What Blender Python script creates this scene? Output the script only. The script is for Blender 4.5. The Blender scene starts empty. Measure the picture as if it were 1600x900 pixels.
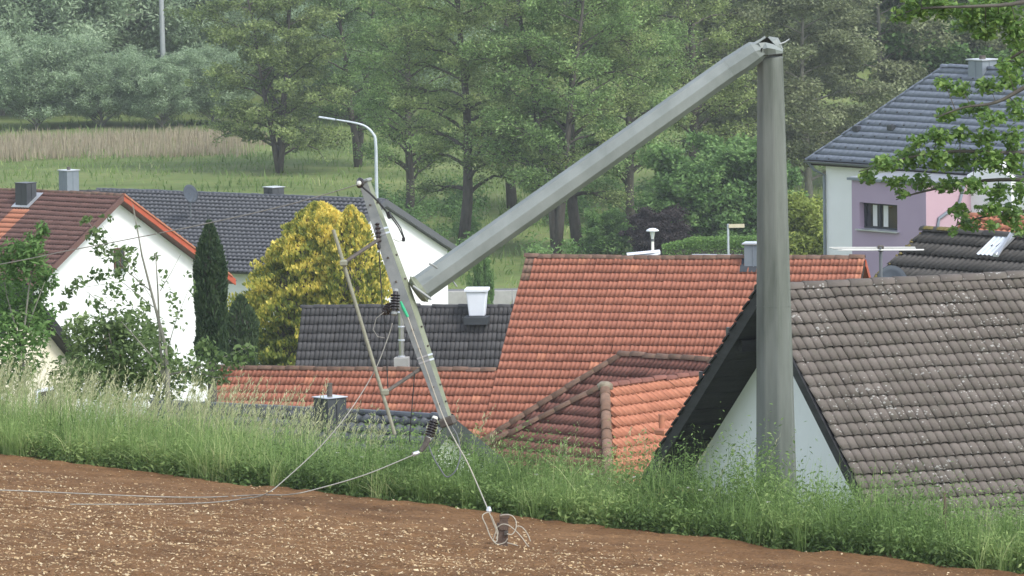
import bpy, math, random
import numpy as np
from mathutils import Matrix, Vector

rng = np.random.default_rng(7)
random.seed(7)
scene = bpy.context.scene
R = math.radians

# ------------------------------------------------------------------ camera
FPX = 9000.0                       # focal length in pixels of a 1600 px wide frame
CAM = np.array([0.0, 0.0, 33.0])   # the valley floor is z = 0
PITCH, ROLL = R(5.395), R(0.8)
_fw = np.array([0, math.cos(PITCH), -math.sin(PITCH)])
_r0 = np.array([1.0, 0, 0]); _u0 = np.cross(_r0, _fw)
_rt = math.cos(ROLL) * _r0 - math.sin(ROLL) * _u0
_up = math.sin(ROLL) * _r0 + math.cos(ROLL) * _u0
cd = bpy.data.cameras.new('camera')
cd.sensor_width = 36.0
cd.lens = FPX * 36.0 / 1600.0
cd.clip_start = 0.5
cd.clip_end = 3000.0
cam = bpy.data.objects.new('camera', cd)
scene.collection.objects.link(cam)
cam.matrix_world = Matrix(((_rt[0], _up[0], -_fw[0], CAM[0]), (_rt[1], _up[1], -_fw[1], CAM[1]),
                           (_rt[2], _up[2], -_fw[2], CAM[2]), (0, 0, 0, 1)))
scene.camera = cam

# ------------------------------------------------------------------ sky, sun, exposure
SUN_EL, SUN_AZ = R(48), R(136)     # azimuth clockwise from +Y: the light comes from the right behind the camera
world = bpy.data.worlds.new('World'); scene.world = world
world.use_nodes = True
wn, wl = world.node_tree.nodes, world.node_tree.links
sky = wn.new('ShaderNodeTexSky'); sky.sky_type = 'NISHITA'; sky.sun_disc = False
sky.sun_elevation = SUN_EL; sky.sun_rotation = SUN_AZ
sky.dust_density = 1.0; sky.air_density = 1.0; sky.ozone_density = 1.0
hs = wn.new('ShaderNodeHueSaturation'); hs.inputs['Saturation'].default_value = 0.5
wl.new(sky.outputs[0], hs.inputs['Color']); wl.new(hs.outputs[0], wn['Background'].inputs['Color'])
wn['Background'].inputs['Strength'].default_value = 0.15
sl = bpy.data.lights.new('sun', 'SUN'); sl.energy = 1.15; sl.angle = R(14); sl.color = (1.0, 0.965, 0.91)
sun = bpy.data.objects.new('sun', sl); scene.collection.objects.link(sun)
_sd = Vector((math.sin(SUN_AZ) * math.cos(SUN_EL), math.cos(SUN_AZ) * math.cos(SUN_EL), math.sin(SUN_EL)))
sun.rotation_euler = _sd.to_track_quat('Z', 'Y').to_euler()
sun.location = (40, -20, 90)
vs = scene.view_settings
vs.view_transform = 'Standard'; vs.look = 'None'; vs.gamma = 1.0; vs.use_curve_mapping = False
vs.exposure = 1.22
scene.render.engine = 'CYCLES'
scene.cycles.use_denoising = True
scene.cycles.max_bounces = 6
scene.cycles.diffuse_bounces = 3
scene.cycles.transmission_bounces = 4
scene.cycles.volume_bounces = 0

# ------------------------------------------------------------------ helpers
C = scene.collection
ORG = {}


def at(px, py, Y):
    """world point at distance Y that stands at a pixel of the photograph"""
    d = _fw * FPX + _rt * (px - 800) - _up * (py - 450)
    return CAM + d * (Y / d[1])


def proj(p):
    d = np.asarray(p, float) - CAM
    z = d @ _fw
    return np.stack([800 + FPX * (d @ _rt) / z, 450 - FPX * (d @ _up) / z], -1)


def sstep(a, b, x):
    t = np.clip((x - a) / (b - a), 0, 1)
    return t * t * (3 - 2 * t)


EDIR = np.array([0.592, -0.806])       # direction of the field's edge
ENRM = np.array([-0.806, -0.592])      # from the edge up into the field


def edge_sd(x, y):
    rx, ry = x + 0.04, y - 80.0
    return EDIR[0] * rx + EDIR[1] * ry, ENRM[0] * rx + ENRM[1] * ry


def edge_xy(s, d):
    return -0.04 + EDIR[0] * s + ENRM[0] * d, 80.0 + EDIR[1] * s + ENRM[1] * d


def ground_z(x, y):
    x = np.asarray(x, float); y = np.asarray(y, float)
    s, d = edge_sd(x, y)
    e = 22.25 + 0.03 * np.clip(s, -25, 25)
    field = e + 0.1 * d
    bank = e + 0.33 * d
    vill = np.maximum(18.3 - (y - 88) * 0.115, 0)
    vill = vill + 5.0 * sstep(6, 18, x) * sstep(120, 180, y) * (1 - sstep(235, 300, y))
    hill = np.minimum(np.maximum(y - 525, 0) * 0.16, 26)
    m = np.maximum(bank, vill)
    soft = np.where(np.abs(bank - vill) < 1.0, 0.25 * (1 - np.abs(bank - vill)) ** 2, 0)
    return np.where(d > 0, field, np.minimum(m + soft, e)) + hill


def at_field(px, py):
    d = _fw * FPX + _rt * (px - 800) - _up * (py - 450)
    lo, hi = 0.003, 0.0115
    for _ in range(50):
        mid = (lo + hi) / 2
        p = CAM + d * mid
        s, dd = edge_sd(p[0], p[1])
        if p[2] > 22.25 + 0.03 * s + 0.1 * dd: lo = mid
        else: hi = mid
    return CAM + d * lo


def vnoise(x, y, seed=0):
    """smooth value noise, vectorised"""
    xi = np.floor(x).astype(np.int64); yi = np.floor(y).astype(np.int64)
    fx = x - xi; fy = y - yi
    fx = fx * fx * (3 - 2 * fx); fy = fy * fy * (3 - 2 * fy)

    def h(a, b):
        n = (a * 374761393 + b * 668265263 + seed * 974634777) & 0x7fffffff
        n = ((n ^ (n >> 13)) * 1274126177) & 0x7fffffff
        return ((n ^ (n >> 16)) & 0xffff) / 65535.0
    return (h(xi, yi) * (1 - fx) + h(xi + 1, yi) * fx) * (1 - fy) + (h(xi, yi + 1) * (1 - fx) + h(xi + 1, yi + 1) * fx) * fy


def tag(o, label=None, cat=None, group=None, kind=None):
    if label: o['label'] = label
    if cat: o['category'] = cat
    if group: o['group'] = group
    if kind: o['kind'] = kind
    return o


def thing(name, label, cat, loc, group=None):
    o = bpy.data.objects.new(name, None)
    C.objects.link(o)
    o.empty_display_size = 0.2
    o.location = tuple(float(q) for q in loc)
    ORG[o.name] = np.array(loc, float)
    return tag(o, label, cat, group)


def np_mesh(name, V, F, tint=None):
    """mesh from numpy arrays; F is one array of equal faces or a list of arrays"""
    me = bpy.data.meshes.new(name)
    V = np.asarray(V, np.float32)
    Fs = F if isinstance(F, list) else [F]
    Fs = [np.asarray(f, np.int32) for f in Fs if len(f)]
    me.vertices.add(len(V)); me.vertices.foreach_set('co', V.ravel())
    nl = sum(f.size for f in Fs); npoly = sum(len(f) for f in Fs)
    me.loops.add(nl); me.loops.foreach_set('vertex_index', np.concatenate([f.ravel() for f in Fs]))
    me.polygons.add(npoly)
    starts, tot = [], 0
    for f in Fs:
        starts.append(tot + np.arange(len(f)) * f.shape[1]); tot += f.size
    me.polygons.foreach_set('loop_start', np.concatenate(starts).astype(np.int32))
    me.update(calc_edges=True)
    if tint is not None:
        a = me.attributes.new('tint', 'FLOAT', 'POINT')
        a.data.foreach_set('value', np.asarray(tint, np.float32))
    return me


def add(name, me, mat, parent=None, smooth=False):
    o = bpy.data.objects.new(name, me)
    C.objects.link(o)
    if mat is not None and not me.materials: me.materials.append(mat)
    if parent is not None:
        o.parent = parent
        ORG[o.name] = ORG[parent.name]
    else:
        ORG[o.name] = np.zeros(3)
    if smooth: me.polygons.foreach_set('use_smooth', [True] * len(me.polygons))
    return o


class MB:
    """collects shapes in world space, built as one mesh"""

    def __init__(self):
        self.v = []; self.f = []; self.t = []

    def raw(self, V, F, tint=0.0):
        n = len(self.v)
        self.v.extend([tuple(float(c) for c in p) for p in V])
        self.f.extend([tuple(int(i) + n for i in q) for q in F])
        self.t.extend([tint] * len(V))
        return self

    def box(self, c, sx, sy, sz, ax=None):
        """box centred at c, full sizes along the axes ax"""
        c = np.asarray(c, float)
        X, Y, Z = ax if ax is not None else np.eye(3)
        X, Y, Z = np.asarray(X) * sx / 2, np.asarray(Y) * sy / 2, np.asarray(Z) * sz / 2
        V = [c + a * X + b * Y + e * Z for e in (-1, 1) for a, b in ((-1, -1), (1, -1), (1, 1), (-1, 1))]
        return self.raw(V, [(3, 2, 1, 0), (4, 5, 6, 7), (0, 1, 5, 4), (1, 2, 6, 5), (2, 3, 7, 6), (3, 0, 4, 7)])

    def bevbox(self, c, sx, sy, sz, ax=None, b=0.02):
        c = np.asarray(c, float)
        X, Y, Z = ax if ax is not None else np.eye(3)
        X, Y, Z = np.asarray(X), np.asarray(Y), np.asarray(Z)
        V = []
        for z, k in ((-sz / 2, b), (-sz / 2 + b, 0), (sz / 2 - b, 0), (sz / 2, b)):
            hx, hy = sx / 2 - k, sy / 2 - k
            for a, e in ((-1, -1), (1, -1), (1, 1), (-1, 1)):
                V.append(c + X * a * hx + Y * e * hy + Z * z)
        F = [(3, 2, 1, 0), (12, 13, 14, 15)]
        for l in range(3):
            for i in range(4):
                j = (i + 1) % 4
                F.append((l * 4 + i, l * 4 + j, l * 4 + 4 + j, l * 4 + 4 + i))
        return self.raw(V, F)

    def tube(self, pts, rad, n=6, cap=True, tint=0.0):
        pts = np.asarray(pts, float)
        rad = np.broadcast_to(np.asarray(rad, float), (len(pts),))
        T = np.gradient(pts, axis=0)
        T /= np.linalg.norm(T, axis=1)[:, None] + 1e-9
        ref = np.array([0, 0, 1.0]) if abs(T[0][2]) < 0.9 else np.array([1.0, 0, 0])
        A = np.cross(T[0], ref); A /= np.linalg.norm(A)
        V = []
        for p, t, r in zip(pts, T, rad):
            A = A - t * (A @ t); A /= np.linalg.norm(A) + 1e-9
            B = np.cross(t, A)
            for k in range(n):
                a = 2 * math.pi * k / n
                V.append(p + r * (math.cos(a) * A + math.sin(a) * B))
        F = []
        for i in range(len(pts) - 1):
            for k in range(n):
                j = (k + 1) % n
                F.append((i * n + k, i * n + j, i * n + n + j, i * n + n + k))
        if cap:
            F.append(tuple(range(n - 1, -1, -1)))
            F.append(tuple((len(pts) - 1) * n + k for k in range(n)))
        return self.raw(V, F, tint)

    def prism(self, poly, ext):
        """polygon (3D points) extruded by a vector"""
        poly = np.asarray(poly, float); ext = np.asarray(ext, float)
        n = len(poly)
        V = list(poly) + list(poly + ext)
        F = [tuple(range(n - 1, -1, -1)), tuple(range(n, 2 * n))]
        for i in range(n):
            j = (i + 1) % n
            F.append((i, j, n + j, n + i))
        return self.raw(V, F)

    def lathe(self, c, prof, n=16, ax=None):
        c = np.asarray(c, float)
        X, Y, Z = [np.asarray(q, float) for q in (ax if ax is not None else np.eye(3))]
        V = []
        for r, z in prof:
            for k in range(n):
                a = 2 * math.pi * k / n
                V.append(c + X * r * math.cos(a) + Y * r * math.sin(a) + Z * z)
        F = []
        for i in range(len(prof) - 1):
            for k in range(n):
                j = (k + 1) % n
                F.append((i * n + k, i * n + j, i * n + n + j, i * n + n + k))
        F.append(tuple(range(n - 1, -1, -1)))
        F.append(tuple((len(prof) - 1) * n + k for k in range(n)))
        return self.raw(V, F)

    def build(self, name, mat, parent=None, smooth=False, bevel=0):
        org = ORG[parent.name] if parent is not None else np.zeros(3)
        me = bpy.data.meshes.new(name)
        me.from_pydata([tuple(np.asarray(p) - org) for p in self.v], [], self.f)
        a = me.attributes.new('tint', 'FLOAT', 'POINT'); a.data.foreach_set('value', self.t)
        me.update()
        o = add(name, me, mat, parent, smooth)
        if bevel:
            m = o.modifiers.new('bevel', 'BEVEL'); m.width = bevel; m.segments = 2; m.limit_method = 'ANGLE'
        return o


def frame_axes(d, up=(0, 0, 1)):
    """orthonormal axes with Z along d"""
    z = np.asarray(d, float); z = z / np.linalg.norm(z)
    x = np.cross(np.asarray(up, float), z)
    if np.linalg.norm(x) < 1e-6: x = np.array([1.0, 0, 0])
    x /= np.linalg.norm(x)
    return x, np.cross(z, x), z


def smooth_path(pts, n=8):
    pts = np.asarray(pts, float); out = []
    for i in range(len(pts) - 1):
        p0 = pts[max(i - 1, 0)]; p1 = pts[i]; p2 = pts[i + 1]; p3 = pts[min(i + 2, len(pts) - 1)]
        for t_ in np.linspace(0, 1, n, endpoint=False):
            out.append(0.5 * ((2 * p1) + (-p0 + p2) * t_ + (2 * p0 - 5 * p1 + 4 * p2 - p3) * t_ ** 2 + (-p0 + 3 * p1 - 3 * p2 + p3) * t_ ** 3))
    out.append(pts[-1])
    return np.array(out)


# ------------------------------------------------------------------ materials
MATS = {}


def nodes(name):
    m = bpy.data.materials.new(name); m.use_nodes = True
    nt = m.node_tree
    return m, nt.nodes, nt.links, nt.nodes['Principled BSDF']


def N(nt, t, **kw):
    n = nt.new(t)
    for k, v in kw.items():
        if k in n.inputs: n.inputs[k].default_value = v
        else: setattr(n, k, v)
    return n


def ramp(n, stops):
    r = n.new('ShaderNodeValToRGB')
    el = r.color_ramp.elements
    while len(el) < len(stops): el.new(0.5)
    for e, (p, c) in zip(el, stops):
        e.position = p; e.color = (*c, 1) if len(c) == 3 else c
    return r


def mixc(n, l, fac, a, b, mode='MIX'):
    m = n.new('ShaderNodeMix'); m.data_type = 'RGBA'; m.blend_type = mode
    for s, q in ((0, fac), (6, a), (7, b)):
        if hasattr(q, 'node'): l.new(q, m.inputs[s])
        elif s == 0: m.inputs[0].default_value = q
        else: m.inputs[s].default_value = (*q, 1)
    return m.outputs[2]


def surf(name, cols, rough=0.8, scale=3.0, detail=5, stretch=(1, 1, 1), bump=0.0, bscale=None, spec=0.3, metal=0.0,
         speck=None, speck_scale=20, speck_lo=0.62):
    """weathered surface: noise between two or three colours, optional lichen specks and relief"""
    m, n, l, b = nodes(name)
    g = n.new('ShaderNodeNewGeometry')
    mp = N(n, 'ShaderNodeMapping'); mp.inputs['Scale'].default_value = stretch
    l.new(g.outputs['Position'], mp.inputs[0])
    nz = N(n, 'ShaderNodeTexNoise', Scale=scale, Detail=detail, Roughness=0.6)
    l.new(mp.outputs[0], nz.inputs['Vector'])
    k = len(cols)
    rp = ramp(n, [(0.3 + 0.4 * i / max(k - 1, 1), c) for i, c in enumerate(cols)])
    l.new(nz.outputs[0], rp.inputs[0])
    col = rp.outputs[0]
    if speck:
        nz2 = N(n, 'ShaderNodeTexNoise', Scale=speck_scale, Detail=3, Roughness=0.65)
        l.new(g.outputs['Position'], nz2.inputs['Vector'])
        rp2 = ramp(n, [(speck_lo, (0, 0, 0)), (speck_lo + 0.05, (1, 1, 1))]); l.new(nz2.outputs[0], rp2.inputs[0])
        col = mixc(n, l, rp2.outputs[0], col, speck)
    l.new(col, b.inputs['Base Color'])
    b.inputs['Roughness'].default_value = rough; b.inputs['Specular IOR Level'].default_value = spec
    b.inputs['Metallic'].default_value = metal
    if bump:
        nb = N(n, 'ShaderNodeTexNoise', Scale=bscale or scale * 6, Detail=4)
        l.new(mp.outputs[0], nb.inputs['Vector'])
        bp = N(n, 'ShaderNodeBump', Strength=bump, Distance=0.02)
        l.new(nb.outputs[0], bp.inputs['Height']); l.new(bp.outputs[0], b.inputs['Normal'])
    return m


def tile_mat(name, cols, rough=0.75, spec=0.3, lichen=None, lichen_lo=0.62, lichen_scale=9, dirt=(0.05, 0.045, 0.04), dirt_amt=0.35):
    """roof tiles: every tile its own shade, plus dirt and lichen"""
    m, n, l, b = nodes(name)
    g = n.new('ShaderNodeNewGeometry')
    oi = n.new('ShaderNodeObjectInfo')
    at_ = N(n, 'ShaderNodeAttribute', attribute_name='tint')
    ad = N(n, 'ShaderNodeMath', operation='ADD'); l.new(oi.outputs['Random'], ad.inputs[0]); l.new(at_.outputs['Fac'], ad.inputs[1])
    wnz = N(n, 'ShaderNodeTexWhiteNoise', noise_dimensions='1D'); l.new(ad.outputs[0], wnz.inputs['W'])
    rp = ramp(n, [(i / (len(cols) - 1), c) for i, c in enumerate(cols)])
    nz = N(n, 'ShaderNodeTexNoise', Scale=0.6, Detail=6, Roughness=0.65); l.new(g.outputs['Position'], nz.inputs['Vector'])
    mx = N(n, 'ShaderNodeMix'); mx.inputs[0].default_value = 0.5
    l.new(wnz.outputs[0], mx.inputs[2]); l.new(nz.outputs[0], mx.inputs[3]); l.new(mx.outputs[0], rp.inputs[0])
    nd = N(n, 'ShaderNodeTexNoise', Scale=7.0, Detail=6, Roughness=0.7); l.new(g.outputs['Position'], nd.inputs['Vector'])
    rd = ramp(n, [(0.45, (0, 0, 0)), (0.75, (dirt_amt,) * 3)]); l.new(nd.outputs[0], rd.inputs[0])
    col = mixc(n, l, rd.outputs[0], rp.outputs[0], dirt)
    if lichen:
        nl = N(n, 'ShaderNodeTexVoronoi', Scale=lichen_scale); l.new(g.outputs['Position'], nl.inputs['Vector'])
        nm = N(n, 'ShaderNodeTexNoise', Scale=1.6, Detail=5, Roughness=0.7); l.new(g.outputs['Position'], nm.inputs['Vector'])
        ms = N(n, 'ShaderNodeMapRange'); l.new(nm.outputs[0], ms.inputs[0])
        ms.inputs[1].default_value = lichen_lo - 0.3; ms.inputs[2].default_value = lichen_lo - 0.02; ms.inputs[3].default_value = 0.0; ms.inputs[4].default_value = 0.52
        sb_ = N(n, 'ShaderNodeMath', operation='SUBTRACT'); l.new(ms.outputs[0], sb_.inputs[0]); l.new(nl.outputs['Distance'], sb_.inputs[1])
        rl = ramp(n, [(0.0, (0, 0, 0)), (0.08, (0.6,) * 3)]); l.new(sb_.outputs[0], rl.inputs[0])
        col = mixc(n, l, rl.outputs[0], col, lichen)
    l.new(col, b.inputs['Base Color'])
    b.inputs['Roughness'].default_value = rough; b.inputs['Specular IOR Level'].default_value = spec
    bp = N(n, 'ShaderNodeBump', Strength=0.35, Distance=0.01)
    nb = N(n, 'ShaderNodeTexNoise', Scale=60.0, Detail=3); l.new(g.outputs['Position'], nb.inputs['Vector'])
    l.new(nb.outputs[0], bp.inputs['Height']); l.new(bp.outputs[0], b.inputs['Normal'])
    return m


def leaf_mat(name, stops, trans=0.42, rough=0.6, spec=0.25, gain=1.6):
    """leaves and blades: shade of each leaf from its 'tint' value"""
    stops = [(p, tuple(q * gain for q in c)) for p, c in stops]
    m, n, l, b = nodes(name)
    a = N(n, 'ShaderNodeAttribute', attribute_name='tint')
    rp = ramp(n, stops); l.new(a.outputs['Fac'], rp.inputs[0])
    l.new(rp.outputs[0], b.inputs['Base Color'])
    b.inputs['Roughness'].default_value = rough; b.inputs['Specular IOR Level'].default_value = spec
    t = n.new('ShaderNodeBsdfTranslucent'); l.new(rp.outputs[0], t.inputs[0])
    mx = n.new('ShaderNodeMixShader'); mx.inputs[0].default_value = trans
    l.new(b.outputs[0], mx.inputs[1]); l.new(t.outputs[0], mx.inputs[2])
    l.new(mx.outputs[0], n['Material Output'].inputs['Surface'])
    return m


M = MATS
M['white'] = surf('white_render', [(0.78, 0.78, 0.76), (0.84, 0.84, 0.83)], 0.9, 0.7, bump=0.15, bscale=60)
M['whiteF'] = surf('white_render_old', [(0.78, 0.79, 0.81), (0.83, 0.84, 0.86)], 0.9, 0.5, bump=0.15, bscale=60)
M['cream'] = surf('cream_render', [(0.72, 0.66, 0.5), (0.8, 0.75, 0.6)], 0.9, 0.7, bump=0.15, bscale=60)
M['purple'] = surf('mauve_render', [(0.355, 0.275, 0.36), (0.39, 0.305, 0.395)], 0.9, 0.6, bump=0.15, bscale=60)
M['mauve_lit'] = surf('mauve_render_lit', [(0.44, 0.30, 0.345), (0.48, 0.33, 0.375)], 0.9, 0.6, bump=0.15, bscale=60)  # sunlit copy of the mauve for the bay's side: sunlight put into the colour
M['blackwood'] = surf('black_stained_wood', [(0.012, 0.012, 0.013), (0.03, 0.03, 0.032)], 0.7, 2.0, stretch=(1, 1, 6), bump=0.3)
M['brownwood'] = surf('brown_stained_wood', [(0.06, 0.03, 0.018), (0.1, 0.05, 0.03)], 0.7, 2.0, bump=0.3)
M['redwood'] = surf('red_painted_board', [(0.36, 0.07, 0.035), (0.45, 0.1, 0.05)], 0.6, 3)
M['zinc'] = surf('zinc_sheet', [(0.178, 0.208, 0.238), (0.238, 0.268, 0.297)], 0.45, 1.2, spec=0.5, metal=0.4)
M['darkmetal'] = surf('dark_sheet_metal', [(0.035, 0.04, 0.045), (0.06, 0.065, 0.07)], 0.45, 1.2, spec=0.5, metal=0.2)
M['brightmetal'] = surf('bright_flashing', [(0.468, 0.484, 0.510), (0.595, 0.612, 0.629)], 0.35, 2.0, spec=0.5, metal=0.6)
M['chrome'] = surf('stainless_flue', [(0.5, 0.48, 0.46), (0.62, 0.6, 0.58)], 0.28, 3.0, stretch=(4, 4, 0.5), metal=0.9)
M['gutter'] = surf('dull_gutter', [(0.14, 0.15, 0.16), (0.2, 0.21, 0.22)], 0.5, 2.0, metal=0.4)
M['pole'] = surf('galvanised_painted_steel', [(0.16, 0.18, 0.166), (0.205, 0.226, 0.212), (0.245, 0.267, 0.252)], 0.5, 2.2, detail=7, stretch=(1, 1, 0.6), spec=0.35,
                 bump=0.06, bscale=25)
M['shaft'] = surf('weathered_steel_shaft', [(0.085, 0.097, 0.079), (0.15, 0.162, 0.142), (0.2, 0.212, 0.192)], 0.65, 3.6, detail=7, stretch=(1, 1, 0.13), spec=0.3,
                  bump=0.08, bscale=20)
M['painted_dark'] = surf('shade_inside', [(0.03, 0.03, 0.026), (0.06, 0.06, 0.052)], 0.8, 4)  # dark colour standing in for the shade inside the torn fold
M['arm'] = surf('galvanised_crossarm', [(0.221, 0.238, 0.230), (0.306, 0.319, 0.306)], 0.55, 6, spec=0.4)
M['algae'] = surf('algae_grown_steel', [(0.175, 0.195, 0.13), (0.25, 0.27, 0.195)], 0.75, 5, spec=0.25)
M['bamboo'] = surf('weathered_rod', [(0.2, 0.2, 0.145), (0.29, 0.285, 0.215)], 0.7, 12, spec=0.3)
M['rusty'] = surf('brown_steel_tube', [(0.07, 0.06, 0.05), (0.12, 0.105, 0.09)], 0.7, 14)
M['insul'] = surf('brown_glazed_porcelain', [(0.018, 0.013, 0.012), (0.035, 0.025, 0.022)], 0.25, 8, spec=0.6)
M['alu'] = surf('aluminium_cable', [(0.26, 0.245, 0.21), (0.36, 0.345, 0.3)], 0.5, 30, metal=0.3)
M['rope'] = surf('stranded_guy_wire', [(0.34, 0.31, 0.24), (0.44, 0.4, 0.32)], 0.6, 40)
M['blackcable'] = surf('black_cable', [(0.02, 0.02, 0.02), (0.04, 0.04, 0.04)], 0.5, 10)
M['greytube'] = surf('grey_plastic_tube', [(0.09, 0.1, 0.105), (0.15, 0.16, 0.165)], 0.5, 10)
M['green_sleeve'] = surf('green_plastic_sleeve', [(0.03, 0.36, 0.17), (0.05, 0.45, 0.22)], 0.4, 10)
M['stump'] = surf('rusty_steel_stake', [(0.09, 0.06, 0.045), (0.15, 0.105, 0.08)], 0.8, 9, bump=0.4)
M['glass'] = surf('window_glass', [(0.02, 0.025, 0.03), (0.05, 0.055, 0.06)], 0.05, 1, spec=0.9)
M['curtain'] = surf('white_curtain', [(0.55, 0.55, 0.53), (0.68, 0.68, 0.66)], 0.9, 9, stretch=(6, 6, 0.4))
M['windowframe'] = surf('anthracite_frame', [(0.03, 0.036, 0.042), (0.05, 0.055, 0.06)], 0.5, 3)
M['dish'] = surf('shaded_grey_dish', [(0.05, 0.062, 0.078), (0.075, 0.09, 0.105)], 0.75, 2)  # set darker: the shade on the dish's back is put into the colour
M['antenna'] = surf('antenna_rods', [(0.5, 0.5, 0.46), (0.62, 0.62, 0.58)], 0.45, 5, metal=0.4)
M['plaster_white'] = surf('white_plastic', [(0.66, 0.68, 0.72), (0.76, 0.78, 0.82)], 0.5, 2)
M['lampgrey'] = surf('light_grey_lamp_steel', [(0.42, 0.46, 0.49), (0.52, 0.56, 0.6)], 0.4, 2, metal=0.2)
M['lampcream'] = surf('cream_lamp_steel', [(0.6, 0.6, 0.52), (0.7, 0.7, 0.62)], 0.5, 2)
M['signface'] = surf('yellowed_sign_face', [(0.5, 0.44, 0.3), (0.6, 0.54, 0.4)], 0.6, 5)
M['concrete'] = surf('concrete', [(0.3, 0.29, 0.27), (0.4, 0.39, 0.37)], 0.9, 2)
M['asphalt'] = surf('asphalt', [(0.13, 0.13, 0.13), (0.17, 0.17, 0.168)], 0.9, 1.0)
M['mortar'] = surf('mortar_moss', [(0.16, 0.13, 0.085), (0.3, 0.26, 0.2)], 0.95, 10)
M['moss'] = surf('yellow_moss', [(0.1, 0.085, 0.03), (0.19, 0.15, 0.05)], 1.0, 14, bump=0.6)
M['bark'] = surf('bark', [(0.06, 0.055, 0.045), (0.12, 0.108, 0.09)], 0.95, 5, stretch=(1, 1, 0.3), bump=0.5)
M['barkpale'] = surf('pale_bark', [(0.15, 0.145, 0.115), (0.25, 0.24, 0.2)], 0.95, 6, stretch=(1, 1, 0.4), bump=0.4)
M['corr'] = tile_mat('fibre_cement_sheet', [(0.064, 0.060, 0.053), (0.089, 0.082, 0.074), (0.111, 0.104, 0.093)], 0.9, 0.2, dirt_amt=0.5)
M['clear'] = surf('clear_corrugated_sheet', [(0.5, 0.54, 0.57), (0.62, 0.66, 0.69)], 0.2, 4, spec=0.6)
M['t_grey'] = tile_mat('grey_concrete_tiles', [(0.111, 0.095, 0.081), (0.144, 0.122, 0.107), (0.179, 0.154, 0.136)], 0.85, 0.25,
                       lichen=(0.48, 0.47, 0.44), lichen_lo=0.725, lichen_scale=14, dirt=(0.085, 0.088, 0.06), dirt_amt=0.5)
M['t_red'] = tile_mat('red_clay_tiles', [(0.260, 0.097, 0.061), (0.333, 0.126, 0.077), (0.388, 0.151, 0.094)], 0.7, 0.3, dirt=(0.24, 0.1, 0.068), dirt_amt=0.4)
M['t_orange'] = tile_mat('orange_clay_tiles', [(0.355, 0.137, 0.079), (0.430, 0.172, 0.100), (0.484, 0.203, 0.120)], 0.7, 0.3, dirt=(0.3, 0.12, 0.07), dirt_amt=0.35)
M['t_redold'] = tile_mat('aged_red_tiles', [(0.150, 0.066, 0.051), (0.206, 0.089, 0.068), (0.262, 0.112, 0.083)], 0.8, 0.25,
                         lichen=(0.36, 0.31, 0.25), lichen_lo=0.84, dirt=(0.11, 0.062, 0.045), dirt_amt=0.6)
M['t_ridgeold'] = tile_mat('mossy_ridge_tiles', [(0.145, 0.085, 0.058), (0.212, 0.128, 0.089), (0.264, 0.170, 0.128)], 0.9, 0.2,
                           lichen=(0.2, 0.17, 0.08), lichen_lo=0.72, dirt_amt=0.6)
M['t_dark'] = tile_mat('dark_grey_tiles', [(0.051, 0.049, 0.049), (0.069, 0.067, 0.067), (0.090, 0.086, 0.085)], 0.75, 0.3, lichen=(0.4, 0.4, 0.38),
                       lichen_lo=0.86, dirt_amt=0.3)
M['t_anth'] = tile_mat('anthracite_tiles', [(0.067, 0.069, 0.076), (0.083, 0.086, 0.094), (0.102, 0.106, 0.113)], 0.45, 0.5, dirt_amt=0.15)
M['t_glazed'] = tile_mat('dark_glazed_tiles', [(0.051, 0.056, 0.064), (0.068, 0.074, 0.083), (0.085, 0.092, 0.102)], 0.4, 0.5, dirt_amt=0.2)
M['t_brown'] = tile_mat('brown_red_tiles', [(0.118, 0.064, 0.053), (0.152, 0.082, 0.069), (0.185, 0.101, 0.085)], 0.8, 0.25, dirt=(0.08, 0.05, 0.04), dirt_amt=0.4)
M['t_slate'] = tile_mat('slate_blue_tiles', [(0.155, 0.175, 0.218), (0.175, 0.197, 0.24), (0.195, 0.22, 0.265)], 0.5, 0.5, dirt_amt=0.1)
M['deck'] = surf('roof_underlay', [(0.03, 0.025, 0.022), (0.05, 0.04, 0.035)], 0.95, 3)

G = lambda *s: [(p, c) for p, c in s]
M['lf_alder'] = leaf_mat('alder_leaves', G((0, (0.03, 0.044, 0.016)), (0.5, (0.076, 0.1, 0.035)), (1, (0.145, 0.172, 0.07))), gain=3.00)
M['lf_alder2'] = leaf_mat('alder_leaves_fresh', G((0, (0.03, 0.05, 0.018)), (0.5, (0.07, 0.108, 0.036)), (1, (0.135, 0.185, 0.072))), gain=2.90)
M['lf_willow'] = leaf_mat('willow_leaves', G((0, (0.055, 0.078, 0.042)), (0.5, (0.105, 0.14, 0.082)), (1, (0.18, 0.22, 0.145))), gain=2.9)
M['lf_forest'] = leaf_mat('forest_leaves', G((0, (0.03, 0.042, 0.02)), (0.5, (0.066, 0.085, 0.038)), (1, (0.12, 0.145, 0.072))), gain=2.20)
M['lf_olive'] = leaf_mat('olive_leaves', G((0, (0.045, 0.056, 0.028)), (0.5, (0.09, 0.105, 0.054)), (1, (0.155, 0.17, 0.095))), gain=2.30)
M['lf_green'] = leaf_mat('fresh_green_leaves', G((0, (0.03, 0.06, 0.018)), (0.5, (0.065, 0.118, 0.035)), (1, (0.125, 0.19, 0.065))), gain=2.20)
M['lf_lime'] = leaf_mat('lime_leaves', G((0, (0.07, 0.095, 0.02)), (0.5, (0.13, 0.16, 0.036)), (1, (0.2, 0.225, 0.06))), gain=2.00)
M['lf_oak'] = leaf_mat('oak_leaves', G((0, (0.035, 0.07, 0.016)), (0.5, (0.068, 0.12, 0.028)), (1, (0.15, 0.205, 0.055))), 0.4, 0.45, 0.4, gain=2.10)
M['lf_dark'] = leaf_mat('dark_leaves', G((0, (0.022, 0.038, 0.014)), (0.5, (0.05, 0.075, 0.026)), (1, (0.105, 0.135, 0.056))), gain=2.80)
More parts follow.
